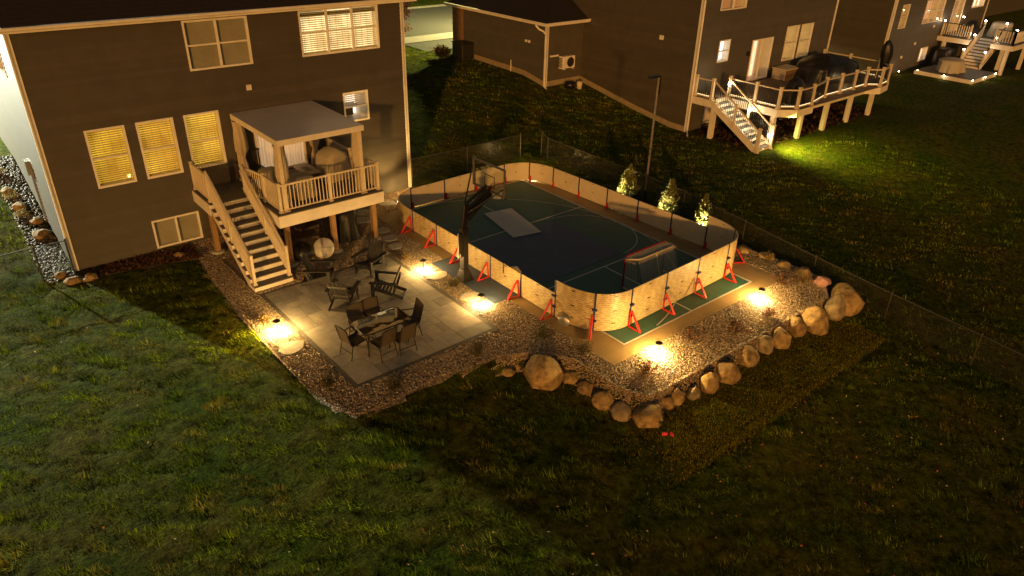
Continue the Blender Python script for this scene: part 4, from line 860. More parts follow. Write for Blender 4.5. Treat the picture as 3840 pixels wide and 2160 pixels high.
# ------------------------------------------------------------------ pebbles
def ico(sub=1):
    import bmesh
    bm = bmesh.new(); bmesh.ops.create_icosphere(bm, subdivisions=sub, radius=1); V = np.array([v.co[:] for v in bm.verts]); Fc = np.array([[v.index for v in f.verts] for f in bm.faces]); bm.free(); return V, Fc
IV, IF = ico(1)
def scatter_pebbles(name, P, z, r0, r1, pal, label, seed=1):
    g = np.random.default_rng(seed); n = len(P); r = g.uniform(r0, r1, n); ax = np.stack([r*g.uniform(.9, 1.5, n), r*g.uniform(.7, 1.05, n), r*g.uniform(.4, .7, n)], 1)
    th = g.uniform(0, 6.28, n); tl = g.normal(0, .35, n); c, s = np.cos(th), np.sin(th); ct, stt = np.cos(tl), np.sin(tl)
    V = IV[None]*ax[:, None]*(1+.08*g.normal(size=(n, len(IV), 1)))
    X, Y, Z = V[..., 0], V[..., 1], V[..., 2]; Y, Z = Y*ct[:, None]-Z*stt[:, None], Y*stt[:, None]+Z*ct[:, None]; X, Y = X*c[:, None]-Y*s[:, None], X*s[:, None]+Y*c[:, None]
    V = np.stack([X+P[:, 0:1], Y+P[:, 1:2], Z+(z+g.uniform(-.006, .012, n))[:, None]], -1).reshape(-1, 3)
    Fc = (IF[None]+(np.arange(n)*len(IV))[:, None, None]).reshape(-1, 3)
    pal = np.array(pal); col = pal[g.integers(0, len(pal), n)]*g.uniform(.6, 1.2, (n, 1)); col = np.repeat(col, len(IV), 0)
    o = npmesh(name, V, Fc, M_PEB, col, smooth=True, kind='stuff'); o['label'] = label; return o
g = np.random.default_rng(3); Q = np.column_stack([g.uniform(5, 19.6, 200000), g.uniform(7.7, 22, 200000)]); sdq = seg_dist(Q, BEDA); Q = Q[(sdq < -.02) | ((sdq < .3) & (Q[:, 0] > 9) & (Q[:, 1] < 11.2))]
inr = lambda P, x0, x1, y0, y1: (P[:, 0] > x0) & (P[:, 0] < x1) & (P[:, 1] > y0) & (P[:, 1] < y1)
Q = Q[~(inr(Q, PX0, PX1, PY0, PY1) | inr(Q, CX0, CX1, CY0, CY1) | inr(Q, 10.72, 11.3, 13.36, 16.45) | inr(Q, 5.84, 6.97, 17.9, 20.5))]
Q = np.concatenate([Q[:80000], (lambda E: E[(seg_dist(E, BEDA) > -.05) & (seg_dist(E, BEDA) < .32)])(np.column_stack([g.uniform(8.9, 19.6, 90000), g.uniform(7.8, 11.2, 90000)]))[:14000]])
PAL = [(.42,.32,.20),(.33,.25,.15),(.22,.17,.12),(.50,.41,.29),(.20,.14,.085),(.36,.24,.13),(.29,.25,.21),(.44,.35,.25)]
scatter_pebbles('gravel', Q, terr(Q)+np.where(seg_dist(Q, BEDA) < 0, -.004, .01), .013, .024, PAL, 'tan and grey river pebbles filling the beds round patio and court')
g = np.random.default_rng(9); Q = np.column_stack([g.uniform(1.45, 2.2, 2000), g.uniform(21.7, 30, 2000)]); scatter_pebbles('gravel', Q, terr(Q)+.01, .025, .06, [tuple(v*.25 for v in c) for c in PAL[1:7]], 'grey gravel and stones along the side wall of the house', 5)

# bark mulch and leaf litter chips
def chips(name, P, z, L0, L1, pal, label, seed=2, mat=M_LEAF, tilt=.5):
    g = np.random.default_rng(seed); n = len(P); L = g.uniform(L0, L1, n); W = L*g.uniform(.3, .6, n); th = g.uniform(0, 6.28, n)
    dx = np.stack([np.cos(th), np.sin(th), g.normal(0, tilt, n)], 1); dy = np.stack([-np.sin(th), np.cos(th), g.normal(0, tilt, n)], 1)
    c = np.column_stack([P, z+g.uniform(0, .03, n)]); V = np.stack([c-dx*L[:, None]/2, c+dy*W[:, None]/2, c+dx*L[:, None]/2, c-dy*W[:, None]/2], 1).reshape(-1, 3)
    Fc = np.arange(n*4).reshape(-1, 4); col = np.repeat(np.array(pal)[g.integers(0, len(pal), n)]*g.uniform(.6, 1.2, (n, 1)), 4, 0)
    o = npmesh(name, V, Fc, mat, col, kind='stuff'); o['label'] = label; return o
g = np.random.default_rng(4); Q = np.column_stack([g.uniform(2.3, 5.5, 7000), g.uniform(20.9, 22.05, 7000)]); Q = Q[seg_dist(Q, np.array(mp_)) < 0]
chips('bark_chips', Q, .04, .05, .13, [(.16,.075,.035),(.11,.05,.025),(.22,.11,.05),(.08,.04,.02)], 'red brown bark chips under the basement window')
Q = np.column_stack([g.uniform(28.2, 39.5, 5000), g.uniform(16.9, 20.4, 5000)]); chips('bark_litter', Q, terr(Q)+.01, .08, .3, [(.10,.055,.03),(.14,.08,.045),(.07,.04,.025)], 'dark mulch and twigs under the neighbouring deck', 6)

# ------------------------------------------------------------------ grass
def grass(name, x0, x1, y0, y1, n, l0, l1, label, seed, excl=None, wd=.0075):
    g = np.random.default_rng(seed); P = np.column_stack([g.uniform(x0, x1, n), g.uniform(y0, y1, n)])
    sdp = seg_dist(P, BEDA); keep = (sdp > .03) & ~((sdp < .33) & (P[:, 0] > 8.9) & (P[:, 1] < 11.3))
    keep &= ~inr(P, 2.2, 14, 21.3, 36)
    if excl is not None: keep &= excl(P)
    P = P[keep]; n = len(P)
    UU = P[:, 0]*.76-P[:, 1]*.65; WW = P[:, 0]*.65+P[:, 1]*.76
    nz = np.array([noise.noise((a*.35, b*.7, 1.7)) for a, b in zip(UU, WW)]); n2 = np.array([noise.fractal((a*1.5, b*4.2, 5.2), 1, 2, 2) for a, b in zip(UU, WW)]); n3 = np.array([noise.fractal((a*.5+7, b*.9, 9.1), 1, 2, 2) for a, b in zip(UU, WW)])
    z = terr(P); L = g.uniform(l0, l1, n)*np.clip(1+1.3*n2, .25, 2.2); th = g.normal(2.6+1.2*nz, .8, n); lean = g.uniform(.5, 1.25, n)
    dirv = np.stack([np.cos(th)*np.sin(lean), np.sin(th)*np.sin(lean), np.cos(lean)], 1); side = np.stack([-np.sin(th), np.cos(th), np.zeros(n)], 1)*(wd*g.uniform(.7, 1.5, n))[:, None]
    b = np.column_stack([P, z-.02]); V = np.stack([b-side, b+side, b+dirv*L[:, None]], 1).reshape(-1, 3)
    gr = np.array([.112, .145, .003]); dk = np.array([.050, .088, .003]); dry = np.array([.18, .125, .030])
    k = np.clip(.5+1.3*nz+.5*n2, 0, 1)[:, None]; col = dk*(1-k)+gr*k; kd = np.clip((n3-.10)*3.2, 0, .85)[:, None]*g.uniform(.3, 1, (n, 1)); col = col*(1-kd)+dry*kd; col *= g.uniform(.7, 1.3, (n, 1))*np.clip(1+2.1*n2+.7*nz, .12, 2.6)[:, None]
    o = npmesh(name, V, np.arange(n*3).reshape(-1, 3), M_GRASS, np.repeat(col, 3, 0), kind='stuff'); o['label'] = label; return o
grass('grass', -3.5, 20, -1, 23, 430000, .05, .12, 'mown lawn grass in front of the patio and boulders', 11)
grass('grass', 19, 34, -2, 26, 110000, .06, .13, 'lawn grass between the court fence and the neighbouring houses', 12, lambda P: ~(inr(P, 28, 40, 15.8, 40)), .016)
grass('grass', 13.7, 30, 23, 40, 60000, .06, .13, 'lawn grass rising between the two houses to the street', 13, lambda P: ~inr(P, 25.3, 40, 27.7, 60), .018)
grass('grass', -3, 1.6, 22, 34, 28000, .06, .12, 'lawn grass beyond the side fence', 14, None, .014)
# fallen leaves, one piece each
lm = []
for cI, c in enumerate(((.55,.26,.05),(.62,.42,.12),(.50,.16,.06),(.58,.47,.30))):
    me = bpy.data.meshes.new('fallen_leaf'); me.from_pydata([(-.5,0,0),(-.1,.32,.06),(.4,.18,.02),(.55,0,.08),(.4,-.2,.02),(-.1,-.3,.07)], [], [(0,1,2,3),(0,3,4,5)]); me.materials.append(pm('dry_leaf%s' % 'abcd'[cI], c, sc=20, rough=.7, bump=0)); lm.append(me)
rs = random.Random(5); cnt = 0
while cnt < 230:
    x, y = (rs.uniform(3, 19.5), rs.uniform(1.0, 8)) if rs.random() < .8 else (rs.uniform(-2, 6), rs.uniform(8, 20))
    if rs.random() < .35: x = rs.uniform(13, 21); y = rs.uniform(2.5, 6.5)
    if seg_dist(np.array([[x, y]]), BEDA)[0] < .1: continue
    s = rs.uniform(.03, .065); inst('fallen_leaf', rs.choice(lm), (x, y, tz(x, y)+.05), (rs.uniform(-.5, .5), rs.uniform(-.5, .5), rs.uniform(0, 6.28)), (s, s, s), ground); cnt += 1
# sod strip below the boulders: a slightly raised mat with a clean edge
sv = []; sf = []; xs_ = np.linspace(9.4, 19.0, 60); 
for i, x in enumerate(xs_):
    ye = 6.28+.03*math.sin(x*5)+.05*math.sin(x*1.7); 
    for (yy, dz) in ((ye-.01, -.03), (ye, .045), (6.7, .05), (7.2, .05), (7.8, .05)): sv.append((x, yy, tz(x, yy)+(dz if dz < 0 else dz*smst(9.6, 12.5, x)*smst(19.0, 18.4, x)-.02*(1-smst(9.6, 12.5, x)))))
sf = np.array([(i*5+k, (i+1)*5+k, (i+1)*5+k+1, i*5+k+1) for i in range(59) for k in range(4)]); so_ = npmesh('sod_strip', np.array(sv), sf, M_LAWN, smooth=True); struct(so_, 'raised strip of newer sod below the boulders')
g = np.random.default_rng(21); n = 42000; P = np.column_stack([g.uniform(9.4, 19, n), g.uniform(6.3, 7.9, n)]); P[:, 1] -= .25*np.abs(g.normal(0, .25, n))*(P[:, 1] < 6.5); P = P[g.uniform(0, 1, n) < np.clip((P[:, 0]-9.4)/2.5, 0, 1)]; n = len(P); z = terr(P)+.05*np.clip((P[:, 0]-9.8)/2.2, 0, 1); L = g.uniform(.035, .075, n); th = g.normal(2.4, .9, n); le = g.uniform(.4, 1.2, n)
dv = np.stack([np.cos(th)*np.sin(le), np.sin(th)*np.sin(le), np.cos(le)], 1); sd = np.stack([-np.sin(th), np.cos(th), np.zeros(n)], 1)*.009; b = np.column_stack([P, z-.015]); V = np.stack([b-sd, b+sd, b+dv*L[:, None]], 1).reshape(-1, 3)
col = np.array([.24, .20, .008])*g.uniform(.6, 1.4, (n, 1)); o = npmesh('sod_grass', V, np.arange(n*3).reshape(-1, 3), M_GRASS, np.repeat(col, 3, 0), kind='stuff'); o['label'] = 'fine grass of the sod strip below the boulders, lamp glow put into its colour'  # golden blade colour stands in for lamplight falling past the boulders

# ------------------------------------------------------------------ shrubs and trees
def leaves(P, size, pal, g, up=.3):
    n = len(P); L = g.uniform(.6, 1.3, n)*size; d = g.normal(size=(n, 3)); d[:, 2] += up; d /= np.linalg.norm(d, axis=1)[:, None]; e = np.cross(d, g.normal(size=(n, 3))); e /= np.linalg.norm(e, axis=1)[:, None]+1e-9
    V = np.stack([P-d*L[:, None]/2, P+e*L[:, None]*.3, P+d*L[:, None]/2, P-e*L[:, None]*.3], 1).reshape(-1, 3); Fc = np.arange(n*4).reshape(-1, 4); col = np.repeat(np.array(pal)[g.integers(0, len(pal), n)]*g.uniform(.6, 1.35, (n, 1)), 4, 0); return V, Fc, col
def conifer(x, y, h, r, label, seed):
    z0 = tz(x, y); t = thing('evergreen_tree', label, 'tree', (x, y, z0), 0, 'young evergreens along the fence'); g = np.random.default_rng(seed)
    MB().tube([(x, y, z0), (x, y, z0+h*.9)], [.035, .008], 6).build('trunk', M_BARK, t)
    br = MB(); PS = []
    for k in range(90):
        f = g.uniform(.04, .97); a = g.uniform(0, 6.28); rr = r*(1-f)**.85*g.uniform(.75, 1.1)+.02; zz = z0+h*f; tip = (x+rr*math.cos(a), y+rr*math.sin(a), zz+rr*.55)
        br.tube([(x, y, zz), tip], [.008, .002], 3); m_ = int(26+60*(1-f)); s = g.uniform(.2, 1.05, m_)[:, None]; c = np.array([x, y, zz])*(1-s)+np.array(tip)*s; PS.append(c+g.normal(0, .022+.03*(1-f), (m_, 3)))
    br.build('branches', M_BARK, t); V, Fc, col = leaves(np.concatenate(PS), .06, [(.12,.13,.03),(.17,.16,.04),(.09,.11,.03),(.22,.19,.05)], g, .8); npmesh('crown', V, Fc, M_LEAF, col, parent=t)
    return t
for (x, y, h, r, lb, s) in ((19.32, 16.35, 1.42, .40, 'uplit young evergreen beside the light pole', 1), (19.3, 14.42, 1.42, .36, 'uplit young evergreen, middle one along the fence', 2), (19.3, 12.95, 1.45, .36, 'brightest uplit evergreen behind the tall board corner', 3)): conifer(x, y, h, r, lb, s)
def uplight(x, y, tx, ty, tz2, label, pw, lc=(1, .78, .40)):
    z0 = tz(x, y); t = thing('uplight', label, 'spotlight', (x, y, z0), 0, 'small uplights at the evergreens'); d = (Vector((tx, ty, tz2))-Vector((x, y, z0+.12))).normalized()
    MB().tube([(x, y, z0-.03), (x, y, z0+.1)], .01, 6).build('stake', M_BLACK, t); c = Vector((x, y, z0+.12)); MB().tube([c-d*.05, c+d*.05], .035, 10).build('lamp_head', M_BLACK, t)
    MB().tube([c+d*.052, c+d*.056], .028, 10).build('lens', M_BULB, t)
    l = lamp_light('lamp', tuple(c+d*.07), pw, lc, .03, 'SPOT', t, spot_size=R(75), spot_blend=.7); l.rotation_euler = d.to_track_quat('-Z', 'Y').to_euler()
uplight(12.3, 20.85, 12.6, 22.05, 2.3, 'small wall washing spotlight hidden behind boards at the house wall', 420, (1, .60, .18))
uplight(18.72, 16.75, 19.35, 16.35, .7, 'uplight at the evergreen beside the light pole', 420); uplight(18.75, 14.75, 19.3, 14.42, .7, 'uplight at the middle evergreen', 420); uplight(18.86, 12.75, 19.3, 12.95, .6, 'uplight at the brightest evergreen', 800)
def shrub(x, y, r, h, pal, label, seed, stems=26, ls=.035, cat='shrub', nm='dormant_shrub'):
    z0 = tz(x, y); t = thing(nm, label, cat, (x, y, z0), 0, 'low shrubs in the stone bed'); g = np.random.default_rng(seed); mb = MB(); PS = []
    for k in range(stems):
        a = g.uniform(0, 6.28); q = g.uniform(.2, 1); tip = np.array([x+r*q*math.cos(a), y+r*q*math.sin(a), z0+h*(1.1-.5*q)*g.uniform(.7, 1.1)]); b = np.array([x+.12*r*math.cos(a), y+.12*r*math.sin(a), z0-.01]); md = (b+tip)/2+g.normal(0, .02, 3)
        mb.tube([b, md, tip], [.005, .004, .002], 3); s = g.uniform(.35, 1.05, 22)[:, None]; PS.append(b*(1-s)+tip*s+g.normal(0, .03, (22, 3)))
    mb.build('stems', M_BARK, t); V, Fc, col = leaves(np.concatenate(PS), ls, pal, g); npmesh('foliage', V, Fc, M_LEAF, col, parent=t); return t
RED_ = [(.15,.05,.025),(.11,.045,.02),(.20,.08,.03),(.10,.06,.03)]; GRN = [(.05,.06,.02),(.08,.075,.025),(.10,.08,.03)]; YEL = [(.30,.20,.05),(.22,.14,.04),(.35,.26,.09)]
for (x, y, r, h, p, lb, nm) in ((13.6,8.9,.42,.34,RED_,'reddish dormant shrub just right of the front path light','dormant_shrub'),(11.75,8.75,.34,.30,RED_,'reddish dormant shrub between the front path light and the big boulders','dormant_shrub'),(15.1,8.6,.42,.32,RED_,'reddish dormant shrub midway along the front boulders','dormant_shrub'),(16.55,8.55,.32,.3,RED_,'reddish dormant shrub before the second front path light','dormant_shrub'),(18.2,9.2,.4,.26,RED_,'low russet shrub beyond the second front path light','dormant_shrub'),
    (10.42,14.85,.24,.24,GRN,'dark green shrub between stepping stones at the hoop pad','green_shrub'),(10.7,11.3,.34,.36,GRN,'dark shrub by the tan pad edge above the big boulder','green_shrub'),(11.0,10.2,.26,.28,GRN,'dark shrub at the tan pad corner','green_shrub'),(5.45,12.75,.24,.22,GRN,'dark shrub in pebbles at the lawn side of the patio','green_shrub'),(6.6,11.8,.3,.2,GRN,'low dark shrub in front of the patio corner','green_shrub'),(8.9,11.7,.28,.32,GRN,'dark shrub at the patio front corner','green_shrub'),(19.1,10.2,.18,.32,YEL,'yellow grass tuft among the fence side boulders','grass_tuft'),(18.9,8.9,.16,.3,YEL,'yellow grass tuft by the pinkish boulder','grass_tuft'),(5.4,16.25,.16,.2,YEL,'small yellow plant above the lawn side path light','grass_tuft'),(10.25,17.2,.16,.12,YEL,'small yellow plant in pebbles near the patio corner','grass_tuft'),
    (1.55,28.6,.3,.3,YEL,'yellow plant clump highest along the side wall','grass_tuft'),(1.62,26.9,.32,.28,YEL,'yellow plant clump midway along the side wall','grass_tuft'),(1.68,25.7,.26,.24,YEL,'yellow plant clump lower along the side wall','grass_tuft'),(18.75,18.6,.3,.35,GRN,'green shrub behind the fence side boards','green_shrub'),(18.7,11.9,.36,.32,GRN+YEL,'yellow green ground cover outside the tall board corner','green_shrub')):
    shrub(x, y, r, h, p, lb, int(x*100+y*7), nm=nm, cat='plant' if nm == 'grass_tuft' else 'shrub')

# ------------------------------------------------------------------ chain link fences, pole, flags
def chain_fence(label, pts, hs, posts, mat, name='chain_link_fence', gap=.075):
    """pts: list of (x, y, zbase), hs heights"""
    t = thing(name, label, 'fence', pts[0]); V = []
    for k, p in enumerate(pts): MB().tube([(p[0], p[1], p[2]-.05), (p[0], p[1], p[2]+hs[k]+.04)], .024 if k in posts else .019, 8).lathe([(.026, 0), (.02, .02), (.002, .03)], 8, (p[0], p[1], p[2]+hs[k]+.04)).build('post', mat, t)
    for k in range(len(pts)-1):
        a = Vector(pts[k]); b = Vector(pts[k+1]); ha, hb = hs[k], hs[k+1]; L = (b-a).length
        MB().tube([a+Vector((0, 0, ha)), b+Vector((0, 0, hb))], .016, 6).build('top_rail', mat, t)
        mb = MB(); n = int(L/gap); H = (ha+hb)/2; sl = H/L
        def pt(s, v): c = a.lerp(b, s); return (c.x, c.y, c.z+.03+(ha+(hb-ha)*s-.04)*v)
        for d in (1, -1):
            for i in range(-int(H/gap)-1, n+int(H/gap)+2):
                s0 = i*gap/L; s1 = s0+d*H/L; v0, v1 = 0., 1.
                if max(s0, s1) <= 0 or min(s0, s1) >= 1: continue
                def cl(s):  # param v at s
                    return (s-s0)/(s1-s0)
                ss = [s0, s1]; vv = [0., 1.]
                for q in (0, 1):
                    if ss[q] < 0: vv[q] = cl(0); ss[q] = 0
                    if ss[q] > 1: vv[q] = cl(1); ss[q] = 1
                mb.bar(pt(ss[0], vv[0]), pt(ss[1], vv[1]), .004, .004)
        mb.build('wire_mesh', mat, t)
    return t
M_FBLK = pm('black_coated_wire', (.03, .03, .03), sc=9, rough=.4, bump=.02, spec=.6)
M_FGRY = pm('dull_green_wire', (.06, .053, .040), sc=9, rough=.35, bump=.02)
chain_fence('chain link fence along the court, past evergreens and down to the dark yard', [(20.0, yy, tz(20, yy)) for yy in (21.9, 21.5, 19.4, 16.15, 14.35, 11.8, 9.2, 6.8, 4.35, 1.5)], [1.05, .92, .9, .88, .82, .82, .82, .86, .95, .95], (0, 3), M_FGRY)
chain_fence('chain link fence from the house corner behind the court', [(13.72, 22.15, tz(13.72, 22.15)), (16.3, 22.15, tz(16.3, 22.15)), (19.05, 22.15, tz(19, 22.15))], [1.0, .96, 1.0], (0, 2), M_FGRY)
chain_fence('black chain link gate panel between house corner and yard', [(2.2, 21.98, 0), (1.42, 21.98, 0), (-1.0, 21.98, 0), (-3.4, 21.98, 0)], [1.08, 1.08, 1.05, 1.05], (0, 1), M_FBLK)
pl = thing('light_pole', 'tall slim light pole with flat unlit head behind the court', 'light pole', (19.82, 15.95, 0))
MB().tube([(19.82, 15.95, -.05), (19.82, 15.95, 4.5)], [.045, .038], 10).build('pole', pm('painted_pole', (.17, .15, .12), sc=5, rough=.45), pl); MB().tube([(19.82, 15.95, 0), (19.82, 15.95, 1.05)], .06, 10).build('pole_base', M_BLACK, pl)
MB().box(19.84, 19.9, 15.9, 16.0, 3.9, 4.45).build('junction_bracket', M_BLACK, pl); MB().box(19.32, 19.86, 15.86, 16.04, 4.50, 4.56).build('lamp_head', M_BLACK, pl, bevel=.015)
for z in (4.0, 4.12, 4.24, 4.36): MB().box(19.83, 19.91, 15.93, 15.97, z, z+.03).build('bolt', M_GOLDM, pl)
for z in (1.8, 2.0): MB().box(19.74, 19.79, 15.9, 15.94, z, z+.03).build('clip', M_GOLDM, pl)
def flag(x, y, rz, label, tilt=0, group='marker flags'):
    z = tz(x, y); t = thing('marker_flag', label, 'flag', (x, y, z), rz, group); MB().tube([(0, 0, 0), (tilt, 0, .30)], .004, 4).build('wire', M_GALV, t, local=True)
    MB().add([(tilt, 0, .30), (tilt+.13, .01, .28), (tilt+.12, .03, .19), (tilt, .0, .21)], [(0, 1, 2, 3)]).build('pennant', M_PINK, t, local=True)
flag(10.62, 7.28, -.7, 'upright pink marker flag below the front corner boulder'); flag(10.78, 7.05, 1.2, 'drooping pink marker flag in front of another pink flag', .05); flag(19.6, 7.15, .3, 'lone pink marker flag beyond the last boulder')

# ------------------------------------------------------------------ neighbouring house with lit deck
H2Y, H2X0, H2X1 = 20.6, 28.05, 39.8
h2 = thing('house', 'neighbouring taupe house behind the deck with lit stairs', 'house', (34, H2Y, 0))
b2 = MY(H2Y); OP2 = [(29.33,31.3,5.35,6.7),(29.65,30.5,3.03,4.04),(32.35,34.15,1.80,3.80),(35.25,36.40,2.47,4.18),(36.60,37.74,2.47,4.18),(29.2,30.1,.2,1.05)]
siding(h2, b2, H2X0+.1, H2X1-.1, -.1, 7.2, OP2, M_STUCCO, lap=.15)
window(h2, b2, *OP2[0], cols=2, split=None, fill='none', lit=M_LIT_D); window(h2, b2, *OP2[1], fill='none', lit=em('kitchen_glow', (1, .62, .42), .45), depth=.5)
w_ = window(h2, b2, *OP2[2], cols=2, split=None, fill='none', lit=em('hall_glow', (.85, .48, .28), .35), name='patio_door', depth=.7); bxm('inner_light', b2, 33.5, 33.68, -.6, -.55, 1.86, 3.72, M_LIT_P, w_); bxm('inner_wall', b2, 33.75, 34.05, -.55, -.5, 1.86, 3.72, M_TRIM, w_)
for o in OP2[3:5]:
    w_ = window(h2, b2, *o, fill='none', lit=em('yellow_room', (.55, .36, .08), .32), depth=.6); bxm('inner_light', b2, o[0]+.72, o[0]+.82, -.5, -.45, o[2]+.06, o[3]-.06, M_LIT_P, w_)
w_ = OP2[1]; window(h2, b2, *OP2[5], split=None, fill='none', lit=M_LIT_D)
bxm('bright_blind', b2, 30.02, 30.36, -.3, -.25, 3.1, 3.98, em('cool_panel', (.75, .9, 1), 1.1), h2)
bxm('corner_trim', b2, H2X0, H2X0+.12, -.05, .05, -.1, 7.2, M_TRIM, h2); bxm('corner_trim', b2, H2X1-.12, H2X1, -.05, .05, -.1, 7.2, M_TRIM, h2)
s2 = MX(H2X0); siding(h2, s2, H2Y+.06, 36, -.1, 7.2, [], M_SIDE, lap=.15); bxm('corner_trim', s2, H2Y-.05, H2Y+.08, -.04, .045, -.1, 7.2, M_TRIM, h2)
bxm('wall_vent', s2, 22.55, 22.75, .02, .1, 3.93, 4.12, M_TRIM, h2); bxm('wall_lamp', b2, 32.0, 32.14, .02, .14, 3.1, 3.3, M_BLACK, h2)
MB().tube([(H2X0-.06, H2Y-.12, 7), (H2X0-.06, H2Y-.12, .15), (H2X0-.5, H2Y-.5, .03)], .045, 8).build('downspout', M_TRIM, h2)
fd = MB()
def fstrip(mb, pts, h=.27):
    for (a, b) in zip(pts[:-1], pts[1:]):
        za, zb = tz(*a), tz(*b); mb.poly([(a[0], a[1], za-.2), (b[0], b[1], zb-.2), (b[0], b[1], zb+h), (a[0], a[1], za+h)])
fstrip(fd, [(H2X0-.04, 20.6+.5*k) for k in range(16)]); fstrip(fd, [(25.46, 27.86+.5*k) for k in range(13)]); fstrip(fd, [(25.46+.5*k, 27.86) for k in range(6)]); fd.build('foundation', M_FOUND, h2)
gs = MX(25.5); siding(h2, gs, 27.96, 34.9, .9, 4.15, [], M_STUCCO, lap=.15); gb_ = MY(27.9); siding(h2, gb_, 25.56, H2X0, .9, 4.15, [], M_STUCCO, lap=.15)
bxm('corner_trim', gb_, 25.5, 25.62, -.05, .05, .9, 4.15, M_TRIM, h2); bxm('corner_trim', gs, 27.85, 27.97, -.05, .045, .9, 4.15, M_TRIM, h2)
col_ = MB().box(25.30, 26.1, 34.9, 35.7, 1.1, 4.12).build('brick_column', M_BRICK, h2)
for k in range(20):
    for j in range(3): bxo('brick', 25.285, 25.301, 34.92+j*.26+(k % 2)*.06, 35.12+j*.26+(k % 2)*.06, 1.25+k*.14, 1.36+k*.14, M_BRICK, col_)
ez = 4.2; gr = MB().poly([(25.1, 27.5, ez), (25.1, 36.1, ez), (29.3, 33.2, 6.3), (29.3, 31, 6.3)]).poly([(25.1, 27.5, ez), (29.3, 31, 6.3), (31, 31, 6.3), (31, 27.5, ez)]).poly([(25.1, 36.1, ez), (31, 36.1, ez), (31, 33.2, 6.3), (29.3, 33.2, 6.3)])
gr.poly([(25.1, 27.5, ez-.12), (25.1, 36.1, ez-.12), (25.6, 36.1, ez-.12), (25.6, 27.5, ez-.12)]); gr.build('garage_roof', M_ROOF, h2)
MB().box(25.06, 25.1, 27.46, 36.1, ez-.13, ez+.02).box(25.1, 28.9, 27.46, 27.5, ez-.13, ez+.02).build('fascia', M_FASC, h2); MB().box(24.97, 25.058, 27.4, 36.1, ez-.08, ez+.035).box(25.06, 28.9, 27.37, 27.458, ez-.08, ez+.035).build('gutter', M_FASC, h2)
MB().tube([(25.1, 28.3, 4.05), (25.25, 28.2, 3.85), (25.42, 28.05, 3.75), (25.42, 27.84, 3.6), (25.42, 27.82, 1.1), (25.4, 27.6, .92), (25.2, 26.9, .8)], .05, 8).build('downspout', M_TRIM, h2)
ac = thing('air_conditioner', 'small wall mounted air conditioner outdoor unit on the garage wall', 'air conditioner', (26.7, 27.7, 1.9))
MB().box(26.28, 27.14, 27.42, 27.74, 1.92, 2.52).build('casing', M_TRIM, ac, bevel=.02); fg = MB().lathe([(.03, .0), (.24, .0), (.25, .012), (.24, .02), (.03, .02)], 24); q = Matrix.Translation((26.8, 27.415, 2.22)) @ Matrix.Rotation(R(90), 4, 'X'); fg.v = [tuple(q @ Vector(v)) for v in fg.v]; fg.build('fan_grille', M_FRAME, ac)
for k in range(7): bxo('louvre', 26.26, 26.281, 27.46, 27.70, 1.98+k*.07, 2.02+k*.07, M_FRAME, ac)
for x in (26.4, 27.0): MB().box(x-.02, x+.02, 27.36, 27.86, 1.87, 1.915).build('bracket', M_TRIM, ac)
MB().box(25.75, 26.3, 27.78, 27.86, 2.50, 2.58).build('line_cover', M_TRIM, ac); MB().box(27.3, 27.48, 27.78, 27.87, 1.86, 2.05).build('disconnect_box', M_TRIM, ac)
bk = thing('bucket', 'white bucket beside dark clutter at the garage corner', 'bucket', (27.2, 27.05, tz(27.2, 27.05))); zb_ = tz(27.2, 27.05)
MB().lathe([(.10, 0), (.13, .0), (.16, .34), (.165, .36), (.15, .36), (.125, .03), (.01, .03)], 18, (27.2, 27.05, zb_)).build('pail', M_WHITEP, bk, smooth=True); MB().tube([(27.2+.16*math.cos(t/8*3.14), 27.05-.1, zb_+.34+.1*math.sin(t/8*3.14)) for t in range(9)], .006, 4).build('handle', M_GALV, bk)
MB().lathe([(.08, 0), (.26, .02), (.3, .22), (.24, .3), (.02, .33)], 12, (26.75, 27.3, tz(26.75, 27.3))).build('planter', M_BLACK, None, smooth=True); tag(bpy.data.objects['planter'], 'dark round planter next to the white bucket', 'planter')
fl = thing('floodlight', 'twin head unlit floodlight on the garage side wall', 'floodlight', (25.4, 29.2, 3.1))
MB().box(25.42, 25.48, 29.1, 29.24, 3.04, 3.18).build('base', M_TRIM, fl)
for s in (-.12, .12): MB().lathe([(.02, 0), (.06, .03), (.075, .12), (.02, .13)], 12, (25.36, 29.17+s, 3.06)).build('lamp_head', M_TRIM, fl)
pp_ = MB().tube([(25.42, 30.55, 1.3), (25.42, 30.55, 1.95)], .025, 8).build('vent_pipe', M_TRIM, None); tag(pp_, 'short white vent pipe on the garage wall', 'pipe')
bn = thing('storage_bin', 'dark upright storage bin at the street end of the garage', 'bin', (25.0, 34.3, 1.4)); MB().box(24.6, 25.36, 33.8, 34.8, 1.36, 2.28).build('body', M_BLKPL, bn, bevel=.02); MB().box(24.57, 25.38, 33.77, 34.83, 2.285, 2.34).build('lid', M_BLACK, bn, bevel=.01)

